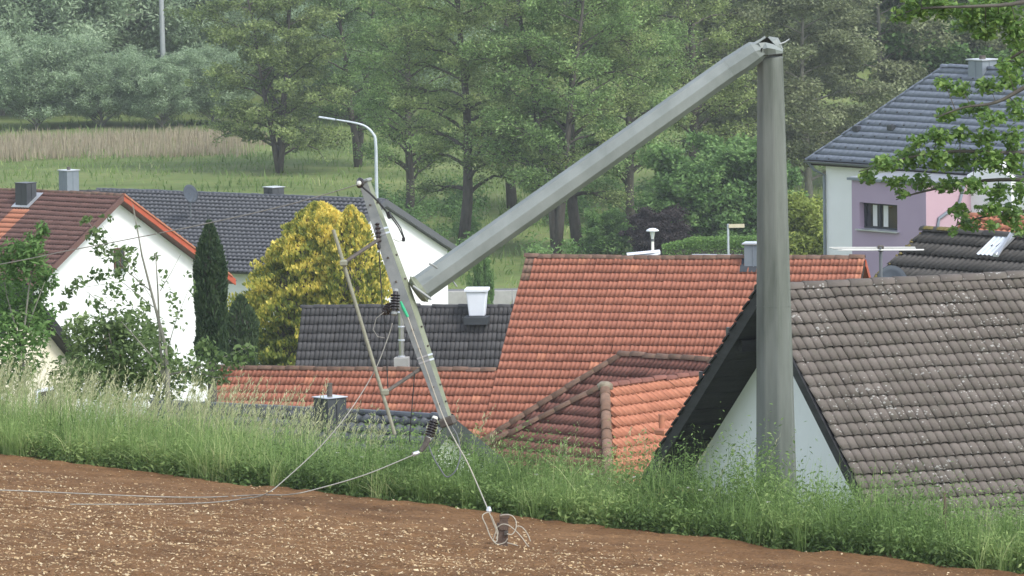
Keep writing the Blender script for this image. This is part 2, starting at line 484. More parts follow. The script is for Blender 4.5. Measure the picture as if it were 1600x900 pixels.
M['lf_cypress'] = leaf_mat('cypress_sprays', G((0, (0.012, 0.026, 0.012)), (0.5, (0.028, 0.05, 0.022)), (1, (0.06, 0.088, 0.036))), gain=1.70)
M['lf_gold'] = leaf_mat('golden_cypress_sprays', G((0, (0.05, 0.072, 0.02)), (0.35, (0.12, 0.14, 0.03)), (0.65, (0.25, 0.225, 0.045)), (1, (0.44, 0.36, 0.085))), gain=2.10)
M['lf_purple'] = leaf_mat('copper_leaves', G((0, (0.022, 0.018, 0.018)), (0.5, (0.045, 0.037, 0.036)), (1, (0.075, 0.065, 0.06))), gain=1.50)
M['lf_hedge'] = leaf_mat('hedge_leaves', G((0, (0.03, 0.06, 0.014)), (0.5, (0.06, 0.105, 0.026)), (1, (0.1, 0.155, 0.045))), gain=2.9)
M['grass'] = leaf_mat('tall_grass', G((0, (0.045, 0.072, 0.022)), (0.35, (0.088, 0.14, 0.042)), (0.7, (0.155, 0.215, 0.075)), (1, (0.33, 0.34, 0.17))), gain=2.10)
M['weeds'] = leaf_mat('leafy_weeds', G((0, (0.036, 0.062, 0.02)), (0.5, (0.088, 0.138, 0.042)), (1, (0.185, 0.235, 0.085))), gain=2.00)
M['seed'] = leaf_mat('grass_panicles', G((0, (0.28, 0.31, 0.14)), (0.5, (0.46, 0.46, 0.25)), (1, (0.62, 0.6, 0.38))), 0.4, gain=1.0)
M['reed'] = leaf_mat('dry_reed', G((0, (0.24, 0.2, 0.13)), (0.5, (0.38, 0.32, 0.22)), (1, (0.5, 0.43, 0.31))), 0.3, gain=1.0)
M['mgrass'] = leaf_mat('meadow_grass', G((0, (0.06, 0.1, 0.025)), (0.5, (0.12, 0.18, 0.05)), (0.85, (0.2, 0.25, 0.085)), (1, (0.33, 0.34, 0.17))), gain=1.50)
M['straw'] = leaf_mat('straw_and_stones', G((0, (0.22, 0.13, 0.07)), (0.5, (0.45, 0.315, 0.165)), (1, (0.7, 0.58, 0.38))), 0.1, 0.9, gain=1.0)
M['flower'] = leaf_mat('white_umbels', G((0, (0.5, 0.5, 0.42)), (1, (0.72, 0.72, 0.66))), 0.3, gain=1.0)


def ground_mat():
    m, n, l, b = nodes('meadow_ground')
    g = n.new('ShaderNodeNewGeometry')
    mp = N(n, 'ShaderNodeMapping'); mp.inputs['Scale'].default_value = (0.05, 0.11, 0.1); l.new(g.outputs['Position'], mp.inputs[0])
    a = N(n, 'ShaderNodeTexNoise', Scale=1.0, Detail=8, Roughness=0.65); l.new(mp.outputs[0], a.inputs['Vector'])
    rp = ramp(n, [(0.3, (0.078, 0.115, 0.034)), (0.5, (0.135, 0.178, 0.055)), (0.68, (0.205, 0.235, 0.088))]); l.new(a.outputs[0], rp.inputs[0])
    f = N(n, 'ShaderNodeTexNoise', Scale=2.2, Detail=6); l.new(g.outputs['Position'], f.inputs['Vector'])
    col = mixc(n, l, 0.35, rp.outputs[0], f.outputs['Color'], 'SOFT_LIGHT')
    l.new(col, b.inputs['Base Color']); b.inputs['Roughness'].default_value = 0.95; b.inputs['Specular IOR Level'].default_value = 0.1
    return m


def soil_mat():
    m, n, l, b = nodes('ploughed_soil')
    g = n.new('ShaderNodeNewGeometry')
    a = N(n, 'ShaderNodeTexNoise', Scale=0.8, Detail=9, Roughness=0.7); l.new(g.outputs['Position'], a.inputs['Vector'])
    rp = ramp(n, [(0.3, (0.125, 0.067, 0.031)), (0.5, (0.195, 0.107, 0.049)), (0.7, (0.27, 0.156, 0.074))]); l.new(a.outputs[0], rp.inputs[0])
    c = N(n, 'ShaderNodeTexNoise', Scale=22, Detail=6, Roughness=0.75); l.new(g.outputs['Position'], c.inputs['Vector'])
    rc = ramp(n, [(0.35, (0.45, 0.45, 0.45)), (0.65, (1.3, 1.25, 1.2))]); l.new(c.outputs[0], rc.inputs[0])
    col = mixc(n, l, 0.8, rp.outputs[0], rc.outputs[0], 'MULTIPLY')
    l.new(col, b.inputs['Base Color']); b.inputs['Roughness'].default_value = 0.95; b.inputs['Specular IOR Level'].default_value = 0.1
    bp = N(n, 'ShaderNodeBump', Strength=0.8, Distance=0.03); l.new(c.outputs[0], bp.inputs['Height']); l.new(bp.outputs[0], b.inputs['Normal'])
    return m


M['ground'] = ground_mat()
M['soil'] = soil_mat()

# ------------------------------------------------------------------ the lie of the land


def grid_sheet(name, xs, ys, zf, mat, kind='structure', parent=None):
    X, Y = np.meshgrid(xs, ys)
    Z = zf(X, Y)
    V = np.stack([X, Y, Z], -1).reshape(-1, 3)
    nx, ny = len(xs), len(ys)
    i = (np.arange(ny - 1)[:, None] * nx + np.arange(nx - 1)[None, :]).ravel()
    F = np.stack([i, i + 1, i + nx + 1, i + nx], -1)
    o = add(name, np_mesh(name, V, F), mat, smooth=True)
    return tag(o, kind=kind)


ys_ = np.concatenate([np.arange(-40, 60, 5.0), np.arange(60, 110, 0.7), np.arange(110, 260, 2.5), np.arange(260, 560, 5), np.arange(560, 770, 30)])
xs_ = np.concatenate([np.arange(-260, -60, 40.0), np.arange(-60, -20, 4), np.arange(-20, 20, 0.8), np.arange(20, 60, 4), np.arange(60, 280, 40)])


def base_z(x, y):
    z = ground_z(x, y)
    s, d = edge_sd(x, y)
    z = z - np.where((d > -0.25) & (np.abs(s) < 60), 0.35, 0.0)          # the field sheet lies over this part
    return z + np.where(y > 255, 0.5 * (vnoise(x / 9, y / 13, 3) - 0.5) + 0.25 * (vnoise(x / 2.5, y / 4, 5) - 0.5), 0)


grid_sheet('ground', xs_, ys_, base_z, M['ground'])

# ploughed field: a sheet in edge coordinates with clods and shallow drill lines
ss = np.arange(-20, 17, 0.1); ds = np.concatenate([np.arange(-0.5, 27, 0.095), np.arange(27, 60, 2.0)])
S_, D_ = np.meshgrid(ss, ds)


def field_h(s, d):
    c = 0.030 * (vnoise(s / 0.16, d / 0.16, 11) - 0.5) + 0.035 * (vnoise(s / 0.4, d / 0.4, 12) - 0.5) + 0.07 * (vnoise(s / 1.6, d / 1.2, 13) - 0.5)
    lines = 0.014 * np.sin(2 * np.pi * (d + 0.15 * vnoise(s / 2, d / 2, 14)) / 0.42)
    e = 22.25 + 0.03 * np.clip(s, -25, 25) + np.where(d > 0, 0.1 * d, 0.33 * d)
    return e + (c + lines) * np.where(d > 27, 0, 1) + 0.02


FX, FY = edge_xy(S_, D_)
V = np.stack([FX, FY, field_h(S_, D_)], -1).reshape(-1, 3)
nx, ny = len(ss), len(ds)
i_ = (np.arange(ny - 1)[:, None] * nx + np.arange(nx - 1)[None, :]).ravel()
tag(add('field', np_mesh('field', V, np.stack([i_, i_ + 1, i_ + nx + 1, i_ + nx], -1)), M['soil'], smooth=True), kind='structure')

# road across the valley with a low concrete kerb wall
grid_sheet('road', np.arange(-60, 61, 4.0), np.array([338, 341, 344.5]), lambda x, y: 0.45 + 0 * x, M['asphalt'])
rw = thing('retaining_wall', 'low grey concrete wall along the road behind the dark roof', 'wall', (0, 337, 0))
for k in range(20):
    MB().bevbox((-38 + k * 4, 337.4, 0.35), 3.97, 0.3, 1.3).build('wall_panel', M['concrete'], rw)

# ------------------------------------------------------------------ roofs and houses


def tile_profile(kind, w):
    """cross-section of a tile: x and height across its cover width"""
    if kind == 'roman':      # two rolls, flat troughs
        ph = np.array([0, .04, .12, .24, .38, .46, .5, .54, .62, .74, .88, .96, 1.0])
        z = np.array([.0, .016, .028, .032, .027, .012, .0, .016, .028, .032, .027, .012, .0])
    elif kind == 'trough':   # double-trough clay tile with a tall side roll
        ph = np.array([0, .06, .14, .28, .42, .5, .56, .64, .78, .92, 1.0])
        z = np.array([.02, .03, .026, .004, .008, .018, .022, .014, .0, .006, .018])
    elif kind == 'wave':     # S pantile
        ph = np.array([0, .15, .3, .45, .6, .75, .9, 1.0])
        z = np.array([.03, .04, .03, .012, .0, .0, .014, .03])
    elif kind == 'corr':     # corrugated sheet, six waves
        ph = np.linspace(0, 1, 25)
        z = 0.025 + 0.025 * np.cos(2 * np.pi * 6 * ph)
    else:                    # flat
        ph = np.array([0, .03, .06, .97, 1.0]); z = np.array([.0, .008, .01, .01, .002])
    return ph * w, z


def tile_arrays(kind, w, course, th=0.028, lap=0.05, tilt=0.032, amp=1.5):
    x, z = tile_profile(kind, w)
    z = z * (amp if kind not in ('flat', 'corr') else 1.0)
    n = len(x)
    low = np.stack([x, 0 * x, z + tilt], -1)
    high = np.stack([x, 0 * x + course + lap, z * 0.9 + 0.004], -1)
    und = np.stack([x, 0 * x + 0.045, z + tilt - th], -1)
    V = np.concatenate([low, high, und])
    i = np.arange(n - 1)
    F = np.concatenate([np.stack([i, i + 1, n + i + 1, n + i], -1), np.stack([2 * n + i, 2 * n + i + 1, i + 1, i], -1)])
    return V, F


TILE_MESH = {}


def lay_tiles(roof, A, u, v, pitch, a0, a1, slen, kind, w, course, mat, aL=None, aR=None, single=300, seen=None, th=0.028, patch=None, s0=0.0, jitter=1.0,
              name='tile', tilt=0.032, amp=1.25):
    """tiles over one slope: ridge through A along u, falling along v; a limits at slope length s by aL(s), aR(s).
    The tiles in the photograph's view become single parts, the rest one joined part."""
    cp, sp = math.cos(pitch), math.sin(pitch)
    S = v * cp - np.array([0, 0, sp]); Nn = v * sp + np.array([0, 0, cp])
    V, F = tile_arrays(kind, w, course, th, tilt=tilt, amp=amp)
    org = ORG[roof.name]
    key = (kind, w, course, mat.name, th, tilt, amp)
    if key not in TILE_MESH:
        me = np_mesh(name, V, F, np.zeros(len(V))); me.materials.append(mat); TILE_MESH[key] = me
    me = TILE_MESH[key]
    nrow = int(math.ceil((slen - s0) / course)); ncol = int(math.ceil((a1 - a0) / w))
    cells = []
    for j in range(nrow):
        s = s0 + (j + 1) * course
        l0 = aL(s) if aL else a0; r0 = aR(s) if aR else a1
        l1 = aL(s - course) if aL else a0; r1 = aR(s - course) if aR else a1
        for i in range(ncol):
            a = a0 + i * w
            if a + w <= min(l0, l1) + 0.02 or a >= max(r0, r1) - 0.02: continue
            cut = a < max(l0, l1) - 1e-4 or a + w > min(r0, r1) + 1e-4
            c = A + u * (a + w / 2) + S * (s - course / 2)
            px = proj(c)
            inview = -5 < px[0] < 1605 and -5 < px[1] < 905 and (seen is None or seen(px[0], px[1]))
            cells.append((a, s, cut, inview, float(np.linalg.norm(c - CAM)), i, j))
    vis = sorted([c for c in cells if c[3]], key=lambda c: c[4])[:single]
    pick = {(c[5], c[6]) for c in vis}
    BV, BF, BT, nb = [], [], [], 0
    for a, s, cut, inview, dist, i, j in cells:
        ja = random.gauss(0, 0.003) * jitter; js = random.gauss(0, 0.006) * jitter; jz = abs(random.gauss(0, 0.004)) * jitter
        yaw = random.gauss(0, 0.006) * jitter
        if jitter >= 1:      # old roofs sag and wander a little
            js += 0.035 * (float(vnoise(np.float64(a / 1.9 + 31), np.float64(j * 0.31), 7)) - 0.5); jz += 0.045 * float(vnoise(np.float64(a / 2.3 + 9), np.float64(s / 1.7), 8))
        lp = V.copy()
        if cut:
            sv = s - lp[:, 1]
            if aL: lp[:, 0] = np.maximum(lp[:, 0], np.array([aL(q) for q in sv]) - a)
            else: lp[:, 0] = np.maximum(lp[:, 0], a0 - a)
            if aR: lp[:, 0] = np.minimum(lp[:, 0], np.array([aR(q) for q in sv]) - a)
            else: lp[:, 0] = np.minimum(lp[:, 0], a1 - a)
        o3 = A + u * (a + ja) + S * (s + js) + Nn * jz - org
        m_use = patch(a, s) if patch else None
        if (i, j) in pick:
            ux = u * math.cos(yaw) - S * math.sin(yaw); uy = np.cross(Nn, ux)
            if cut:
                mm = np_mesh(name, lp, F, np.full(len(lp), 0.0)); mm.materials.append(mat)
            else: mm = me
            if m_use is not None:
                mm = mm.copy(); mm.materials[0] = m_use
            o = bpy.data.objects.new(name, mm); C.objects.link(o); o.parent = roof
            o.matrix_local = Matrix(((ux[0], uy[0], Nn[0], o3[0]), (ux[1], uy[1], Nn[1], o3[1]), (ux[2], uy[2], Nn[2], o3[2]), (0, 0, 0, 1)))
        else:
            W = o3 + lp[:, :1] * u - lp[:, 1:2] * S + lp[:, 2:3] * Nn
            BV.append((W, m_use)); BT.append(np.full(len(W), random.random()))
    for mu in {id(b[1]): b[1] for b in BV}.values():
        Vs = [b[0] for b in BV if b[1] is mu]; Ts = [t for b, t in zip(BV, BT) if b[1] is mu]
        k = len(V)
        FF = np.concatenate([F + q * k for q in range(len(Vs))])
        o = add('roof_tiles', np_mesh('roof_tiles', np.concatenate(Vs), FF, np.concatenate(Ts)), mu or mat, roof)
        o['kind'] = 'stuff'
    return S, Nn


def cap_row(parent, P0, P1, mat, length=0.4, rad=0.12, name='ridge_tile', flat=0.75, sag=0.0, lift=0.03, rough=0.0):
    """row of half-round cap tiles from P0 to P1, each overlapping the next"""
    P0, P1 = np.asarray(P0, float), np.asarray(P1, float)
    L = np.linalg.norm(P1 - P0); n = max(1, int(round(L / length)))
    X = (P1 - P0) / L
    Yv = np.cross([0, 0, 1.0], X); Yv /= np.linalg.norm(Yv); Z = np.cross(X, Yv)
    seg = 7
    ln = L / n
    V = []
    for x, r in ((-0.04, rad), (ln, rad * 0.86)):
        for rr in (r, r - 0.02):
            for k in range(seg):
                a = math.pi * (k / (seg - 1)) * 1.1 - 0.05 * math.pi
                V.append((x, rr * math.cos(a), rr * flat * math.sin(a)))
    V = np.array(V); F = []
    for k in range(seg - 1):
        F += [(k, k + 1, 2 * seg + k + 1, 2 * seg + k), (seg + k + 1, seg + k, 3 * seg + k, 3 * seg + k + 1), (seg + k, seg + k + 1, k + 1, k)]
    me = np_mesh(name, V, np.array(F), np.zeros(len(V))); me.materials.append(mat)
    me.polygons.foreach_set('use_smooth', [i % 3 != 2 for i in range(len(F))])
    org = ORG[parent.name]
    for i in range(n):
        p = P0 + X * ln * i - org
        t = (i + 0.5) / n
        p = p + np.array([0, 0, lift - sag * 4 * t * (1 - t) + random.gauss(0, 0.006 + rough)])
        o = bpy.data.objects.new(name, me); C.objects.link(o); o.parent = parent
        tw = random.gauss(0, 0.025 + rough)
        Y2 = Yv * math.cos(tw) + Z * math.sin(tw); Z2 = np.cross(X, Y2)
        o.matrix_local = Matrix(((X[0], Y2[0], Z2[0], p[0]), (X[1], Y2[1], Z2[1], p[1]), (X[2], Y2[2], Z2[2], p[2]), (0, 0, 0, 1)))


class House:
    """frame of a gabled house: A = end of the ridge, u along the ridge, v towards the near eave"""

    def __init__(self, name, label, px, py, Y, theta, pitch, base=None, cat='house'):
        self.A = at(px, py, Y)
        th = R(theta); self.p = R(pitch); self.t = math.tan(self.p)
        self.u = np.array([math.cos(th), math.sin(th), 0]); self.v = np.array([math.sin(th), -math.cos(th), 0])
        self.base = float(ground_z(self.A[0], self.A[1])) - 1.0 if base is None else base
        self.root = thing(name, label, cat, (self.A[0], self.A[1], self.base))
        self.ax = (self.u, self.v * -1, np.array([0, 0, 1.0]))

    def P(self, a, w, dz=0.0):
        return self.A + self.u * a + self.v * w + np.array([0, 0, dz])

    def walls(self, a0, a1, wN, wF, mat, gap=0.2, name='wall'):
        t, b = self.t, self.base - self.A[2]
        poly = [self.P(a0, wN, b), self.P(a0, wN, -t * wN - gap), self.P(a0, 0, -gap), self.P(a0, -wF, -t * wF - gap), self.P(a0, -wF, b)]
        return MB().prism(poly, self.u * (a1 - a0)).build(name, mat, self.root)

    def decks(self, a0, a1, wN, wF, mat_far, th=0.16, soffit=None):
        """near deck under the tiles (returned as the roof part) and the far slope"""
        t = self.t
        roof = MB().prism([self.P(a0, 0.0, -0.03), self.P(a0, wN, -t * wN - 0.03), self.P(a0, wN, -t * wN - th), self.P(a0, 0.0, -th)], self.u * (a1 - a0)) \
            .build('roof', soffit or M['deck'], self.root)
        if wF:
            MB().prism([self.P(a0, 0.0, -0.0), self.P(a0, 0.0, -th - 0.03), self.P(a0, -wF, -t * wF - th), self.P(a0, -wF, -t * wF)], self.u * (a1 - a0)) \
                .build('far_slope', mat_far, self.root)
        return roof

    def slope_len(self, w):
        return w / math.cos(self.p)


def chimney(root, c, sx, sy, z0, z1, ax, mat, capmat, flue=None, cap_over=0.06, cap_th=0.05, seams=True, name='chimney'):
    c = np.asarray(c, float)
    ch = MB().bevbox((c[0], c[1], (z0 + z1) / 2), sx, sy, z1 - z0, ax, 0.01).build(name, mat, root)
    if seams:
        for f, (ln, dep) in enumerate(((sx, sy), (sy, sx))):
            for sgn in (-1, 1):
                o = np.asarray(ax[1 - f]) * sgn * (dep / 2 + 0.008)
                MB().box((c[0] + o[0], c[1] + o[1], (z0 + z1) / 2), 0.03 if f == 0 else 0.02, 0.02 if f == 0 else 0.03, z1 - z0 - 0.04, ax).build('seam', mat, ch)
    MB().bevbox((c[0], c[1], z1 + cap_th / 2), sx + 2 * cap_over, sy + 2 * cap_over, cap_th, ax, 0.012).build('cap', capmat, ch)
    if flue:
        r, h = flue
        MB().lathe((c[0], c[1], z1 + cap_th), [(r, 0), (r, h * 0.9), (r * 1.06, h * 0.9), (r * 1.06, h), (r * 0.8, h), (r * 0.8, h * 0.5)], 14).build('flue', M['rusty'], ch, smooth=False)
    return ch


def gutter(root, P0, P1, mat, r=0.07, name='gutter'):
    P0, P1 = np.asarray(P0, float), np.asarray(P1, float)
    X = (P1 - P0) / np.linalg.norm(P1 - P0); Yv = np.cross([0, 0, 1.0], X); Z = np.array([0, 0, 1.0])
    V = []; n = 7
    for p in (P0, P1):
        for rr in (r, r - 0.012):
            for k in range(n):
                a = math.pi + math.pi * k / (n - 1)
                V.append(p + Yv * rr * math.cos(a) + Z * rr * math.sin(a))
    F = []
    for k in range(n - 1):
        F += [(k, k + 1, 2 * n + k + 1, 2 * n + k), (n + k + 1, n + k, 3 * n + k, 3 * n + k + 1), (k + 1, k, n + k, n + k + 1), (2 * n + k, 2 * n + k + 1, 3 * n + k + 1, 3 * n + k)]
    F += [(0, 2 * n, 3 * n, n), (n - 1, 2 * n - 1, 4 * n - 1, 3 * n - 1)]
    return MB().raw(V, F).build(name, mat, root)


# ---- F: near house on the right, grey concrete tiles, black verge boards, white gable
F_ = House('house', 'white gabled house with lichen-speckled grey roof tiles and black verge, behind the pole', 1186, 455, 90, 20.8, 35.8)
h = F_
wN, wF, LF = 4.9, 4.9, 9.0
h.walls(0.66, LF - 0.4, wN - 0.55, wF - 0.55, M['whiteF'])
rf = h.decks(0.02, LF, wN, wF, M['blackwood'], 0.17, M['blackwood'])
lay_tiles(rf, h.A, h.u, h.v, h.p, 0.0, LF, h.slope_len(wN), 'roman', 0.30, 0.293, M['t_grey'], single=300, tilt=0.034, th=0.026, amp=1.15)
cap_row(rf, h.P(0, 0), h.P(LF, 0), M['t_grey'], 0.39, 0.125)
# verge boards and the timber of the wide gable overhang
t = h.t
MB().prism([h.P(-0.035, 0, 0.02), h.P(-0.035, wN, -t * wN + 0.02), h.P(-0.035, wN, -t * wN - 0.2), h.P(-0.035, 0, -0.2)], h.u * 0.035).build('verge_board', M['blackwood'], h.root)
MB().prism([h.P(-0.035, 0, 0.05), h.P(-0.035, 0, -0.24), h.P(-0.035, -wF, -t * wF - 0.24), h.P(-0.035, -wF, -t * wF + 0.05)], h.u * 0.03).build('verge_board', M['blackwood'], h.root)
for w_ in (0.9,):
    MB().box(h.P(0.36, -w_, -t * w_ - 0.30), 0.62, 0.14, 0.18, h.ax).build('purlin', M['blackwood'], h.root)
for w_ in np.arange(0.35, wF, 0.42):      # rafter boards under the far overhang
    MB().box(h.P(0.33, -w_, -t * w_ - 0.185), 0.66, 0.36, 0.02, (h.u, (-h.v * math.cos(h.p) - np.array([0, 0, math.sin(h.p)])) * -1, h.v * -math.sin(h.p) + np.array([0, 0, math.cos(h.p)]))) \
        .build('soffit_board', M['blackwood'], h.root)
# ends of the far slope's tiles standing up over the verge
for k in range(16):
    s = 0.2 + k * 0.335
    MB().box(h.P(0.0, -s * math.cos(h.p), -s * math.sin(h.p) + 0.055), 0.12, 0.30, 0.03, (h.u, -h.v * math.cos(h.p) + np.array([0, 0, -math.sin(h.p) + 0.10]), -h.v * math.sin(h.p) + np.array([0, 0, math.cos(h.p)]))) \
        .build('verge_tile', M['blackwood'], h.root)
for s in (1.5, 2.9):
    MB().box(h.P(-0.02, -s * math.cos(h.p), -s * math.sin(h.p) + 0.12), 0.05, 0.06, 0.16, h.ax).build('snow_hook', M['darkmetal'], h.root)
gutter(h.root, h.P(0, wN + 0.06, -t * wN - 0.03), h.P(LF, wN + 0.06, -t * wN - 0.03), M['gutter'])

# ---- D: big red roof
D = House('house', 'house with a large red clay tile roof seen between the poles', 822, 403, 158, -12, 34.6)
h = D; wN, wF, LD = 6.2, 5.0, 9.42; t = h.t
h.walls(0.25, LD - 0.35, wN - 0.5, wF - 0.4, M['white'])
rf = h.decks(0.0, LD, wN, wF, M['t_red'])


def d_seen(x, y): return y < 560 and not (1178 < x < 1240)


lay_tiles(rf, h.A, h.u, h.v, h.p, 0.0, LD, h.slope_len(wN), 'trough', 0.25, 0.34, M['t_red'], single=300, seen=d_seen, tilt=0.03, th=0.024, amp=1.2,
          patch=lambda a, s: M['t_ridgeold'] if a < 0.2 and s < 1.2 else (M['t_orange'] if 6.55 < a < 7.2 or a > LD - 0.2 or (a * 7.3 + s * 3.1) % 1 < 0.012 else None))
cap_row(rf, h.P(0, 0, 0.01), h.P(6.15, 0, 0.01), M['t_ridgeold'], 0.38, 0.125, sag=0.03)
cap_row(rf, h.P(6.7, 0, 0.01), h.P(LD, 0, 0.01), M['t_ridgeold'], 0.38, 0.125)
MB().prism([h.P(LD, 0, 0.01), h.P(LD, 0, -0.2), h.P(LD, -wF, -t * wF - 0.2), h.P(LD, -wF, -t * wF + 0.01)], h.u * 0.03).build('verge_board', M['redwood'], h.root)
MB().prism([h.P(LD - 0.3, 0.2, -0.3), h.P(LD - 0.3, -0.2, -0.3), h.P(LD - 0.3, -4.6, -t * 4.6 - 0.25), h.P(LD - 0.3, -4.6, -6), h.P(LD - 0.3, 4.6, -6), h.P(LD - 0.3, 4.6, -t * 4.6 - 0.25)], h.u * 0.05) \
    .build('gable_cladding', M['brownwood'], h.root)
c = h.P(6.4, 0.1)
ch = chimney(h.root, c, 0.5, 0.5, h.A[2] - 0.6, h.A[2] + 0.42, h.ax, M['zinc'], M['brightmetal'])
MB().prism([h.P(6.0, 0.0, 0.06), h.P(6.8, 0.0, 0.06), h.P(6.75, 0.55, -t * .55 + 0.075), h.P(6.05, 0.55, -t * .55 + 0.075)], (0, 0, 0.01)).build('flashing', M['darkmetal'], ch)
tube = [h.P(4.6 + q * 0.35, -0.25, 0.09 + 0.0 * q) for q in range(5)]
MB().tube(tube, 0.018, 6).build('walkway_rail', M['brightmetal'], h.root)

# ---- lower wing of D: roof in the same plane
Wg = House('house_wing', 'low wing with a bright orange-red tile roof and mortared ridge, below the dark roof', 768, 582, 158, -12, 34.6)
h = Wg
cD = (D.A - 0)  # the wing's ridge lies in the big roof's plane
w_r = 3.95
h.A = D.A + D.v * w_r + np.array([0, 0, -D.t * w_r]) + D.u * 0.0
h.A = h.A + D.u * (-0.0)
LW, wN = 7.75, 2.35; t = h.t
h.walls(-LW + 0.3, -0.05, wN - 0.4, 1.6, M['white'])
rf = h.decks(-LW, -0.0, wN, 2.0, M['t_red'])
lay_tiles(rf, h.A, h.u, h.v, h.p, -LW, 0.0, h.slope_len(wN), 'trough', 0.25, 0.34, M['t_red'], single=300, s0=0.0, tilt=0.03, th=0.024, amp=1.2,
          patch=lambda a, s: M['t_orange'] if (a * 5.3 + s * 2.7) % 1 < 0.03 else None)
cap_row(rf, h.P(-LW, 0, 0.02), h.P(-0.02, 0, 0.02), M['t_ridgeold'], 0.38, 0.12, sag=0.02)

# ---- C: small dark roof with a white planter-shaped chimney and a steel flue
Ch = House('house', 'house with a small dark grey tile roof and stainless flue, behind the crossarm', 472, 481.5, 172, -6, 43)
h = Ch; wN, wF, LC = 3.2, 3.0, 6.75; t = h.t
h.walls(0.2, LC - 0.1, wN - 0.4, wF - 0.4, M['white'])
rf = h.decks(0.0, LC, wN, wF, M['t_dark'])
lay_tiles(rf, h.A, h.u, h.v, h.p, 0.0, LC, h.slope_len(wN), 'roman', 0.27, 0.35, M['t_dark'], single=300)
cap_row(rf, h.P(0, 0), h.P(LC, 0), M['t_dark'], 0.4, 0.11, rough=0.006)
# white tapered chimney
c = at(746, 493, 170.9)
q = MB()
axs = h.ax
for (z0, a0, z1, a1) in ((0.0, 0.46, 0.74, 0.60),):
    V = []
    for z, a in ((z0, a0), (z1, a1)):
        for sx, sy in ((-1, -1), (1, -1), (1, 1), (-1, 1)):
            V.append(c + axs[0] * sx * a / 2 + axs[1] * sy * a / 2 + np.array([0, 0, z]))
    q.raw(V, [(3, 2, 1, 0), (4, 5, 6, 7), (0, 1, 5, 4), (1, 2, 6, 5), (2, 3, 7, 6), (3, 0, 4, 7)])
wc = q.build('chimney', M['plaster_white'], h.root, bevel=0.03)
q = MB()
for sx, sy, lx, ly in ((0, -1, .70, .08), (0, 1, .70, .08), (-1, 0, .08, .54), (1, 0, .08, .54)):
    q.bevbox(c + axs[0] * sx * 0.31 + axs[1] * sy * 0.31 + np.array([0, 0, 0.78]), lx, ly, 0.10, axs, 0.015)
q.build('rim', M['plaster_white'], wc)
MB().box(c + np.array([0, 0, -0.12]) + axs[1] * -0.05, 0.72, 0.8, 0.22, axs).build('flashing', M['darkmetal'], wc)
# stainless flue with its clamp rings and square foot
fb = at(628, 578, 169.3)
fl = MB().lathe(fb + np.array([0, 0, 0.36]), [(0.085, 0), (0.085, 1.35), (0.075, 1.35), (0.075, 1.2)], 16).build('flue', M['chrome'], h.root, smooth=False)
for z in (0.02, 0.5, 0.9, 1.32):
    MB().lathe(fb + np.array([0, 0, 0.36 + z]), [(0.10, 0), (0.105, 0.02), (0.10, 0.05)], 16).build('clamp_ring', M['brightmetal'], fl)
MB().bevbox(fb + np.array([0, 0, 0.1]), 0.42, 0.42, 0.56, h.ax, 0.015).build('flue_base', M['concrete'], h.root)
MB().box(h.P(2.1, 1.1, -t * 1.1 + 0.12), 0.16, 0.2, 0.14, h.ax).build('vent_tile', M['t_dark'], h.root)

# ---- E: hipped red roofs in front of D
E1 = House('house', 'house with an aged red hipped roof and mossy ridge, before the big red roof', 970, 557, 140, -38, 40)
h = E1; r_ = 4.6; t = h.t
L1 = 7.0
rf = MB().prism([h.P(0, 0, -0.04), h.P(L1, 0, -0.04), h.P(L1, r_, -t * r_ - 0.04), h.P(-r_, r_, -t * r_ - 0.04)], (0, 0, -0.15)).build('roof', M['deck'], h.root)
MB().prism([h.P(0, 0, -0.02), h.P(-r_, r_, -t * r_ - 0.02), h.P(-r_, -r_, -t * r_ - 0.02)], (0, 0, -0.16)).build('hip_slope', M['t_redold'], h.root)
MB().prism([h.P(0, 0, -0.02), h.P(-r_, -r_, -t * r_ - 0.02), h.P(L1, -r_, -t * r_ - 0.02), h.P(L1, 0, -0.02)], (0, 0, -0.16)).build('far_slope', M['t_redold'], h.root)
MB().prism([h.P(-r_ + .4, r_ - .4, -t * r_ - 0.1), h.P(L1, r_ - .4, -t * r_ - 0.1), h.P(L1, -r_ + .4, -t * r_ - 0.1), h.P(-r_ + .4, -r_ + .4, -t * r_ - 0.1)], (0, 0, -4.0)).build('wall', M['white'], h.root)
cp1 = math.cos(h.p)
lay_tiles(rf, h.A, h.u, h.v, h.p, -r_, L1, r_ / cp1, 'trough', 0.26, 0.34, M['t_redold'], aL=lambda s: -s * cp1, single=300, tilt=0.03, th=0.024, amp=1.2,
          seen=lambda x, y: x < 1125 and y < 705)
cap_row(rf, h.P(0, 0, 0.02), h.P(L1, 0, 0.02), M['t_ridgeold'], 0.40, 0.13, rough=0.005, name='ridge_tile')
cap_row(rf, h.P(-r_, r_, -t * r_ + 0.02), h.P(0.05, -0.05, 0.04), M['t_ridgeold'], 0.40, 0.13, name='hip_tile', rough=0.008)

E2 = House('house_wing', 'hipped wing with bright orange tiles on its right slope, beside the black verge', 945, 607, 132, 45, 35)
h = E2; r_ = 3.4; t = h.t; L2 = 3.2; cp2 = math.cos(h.p)
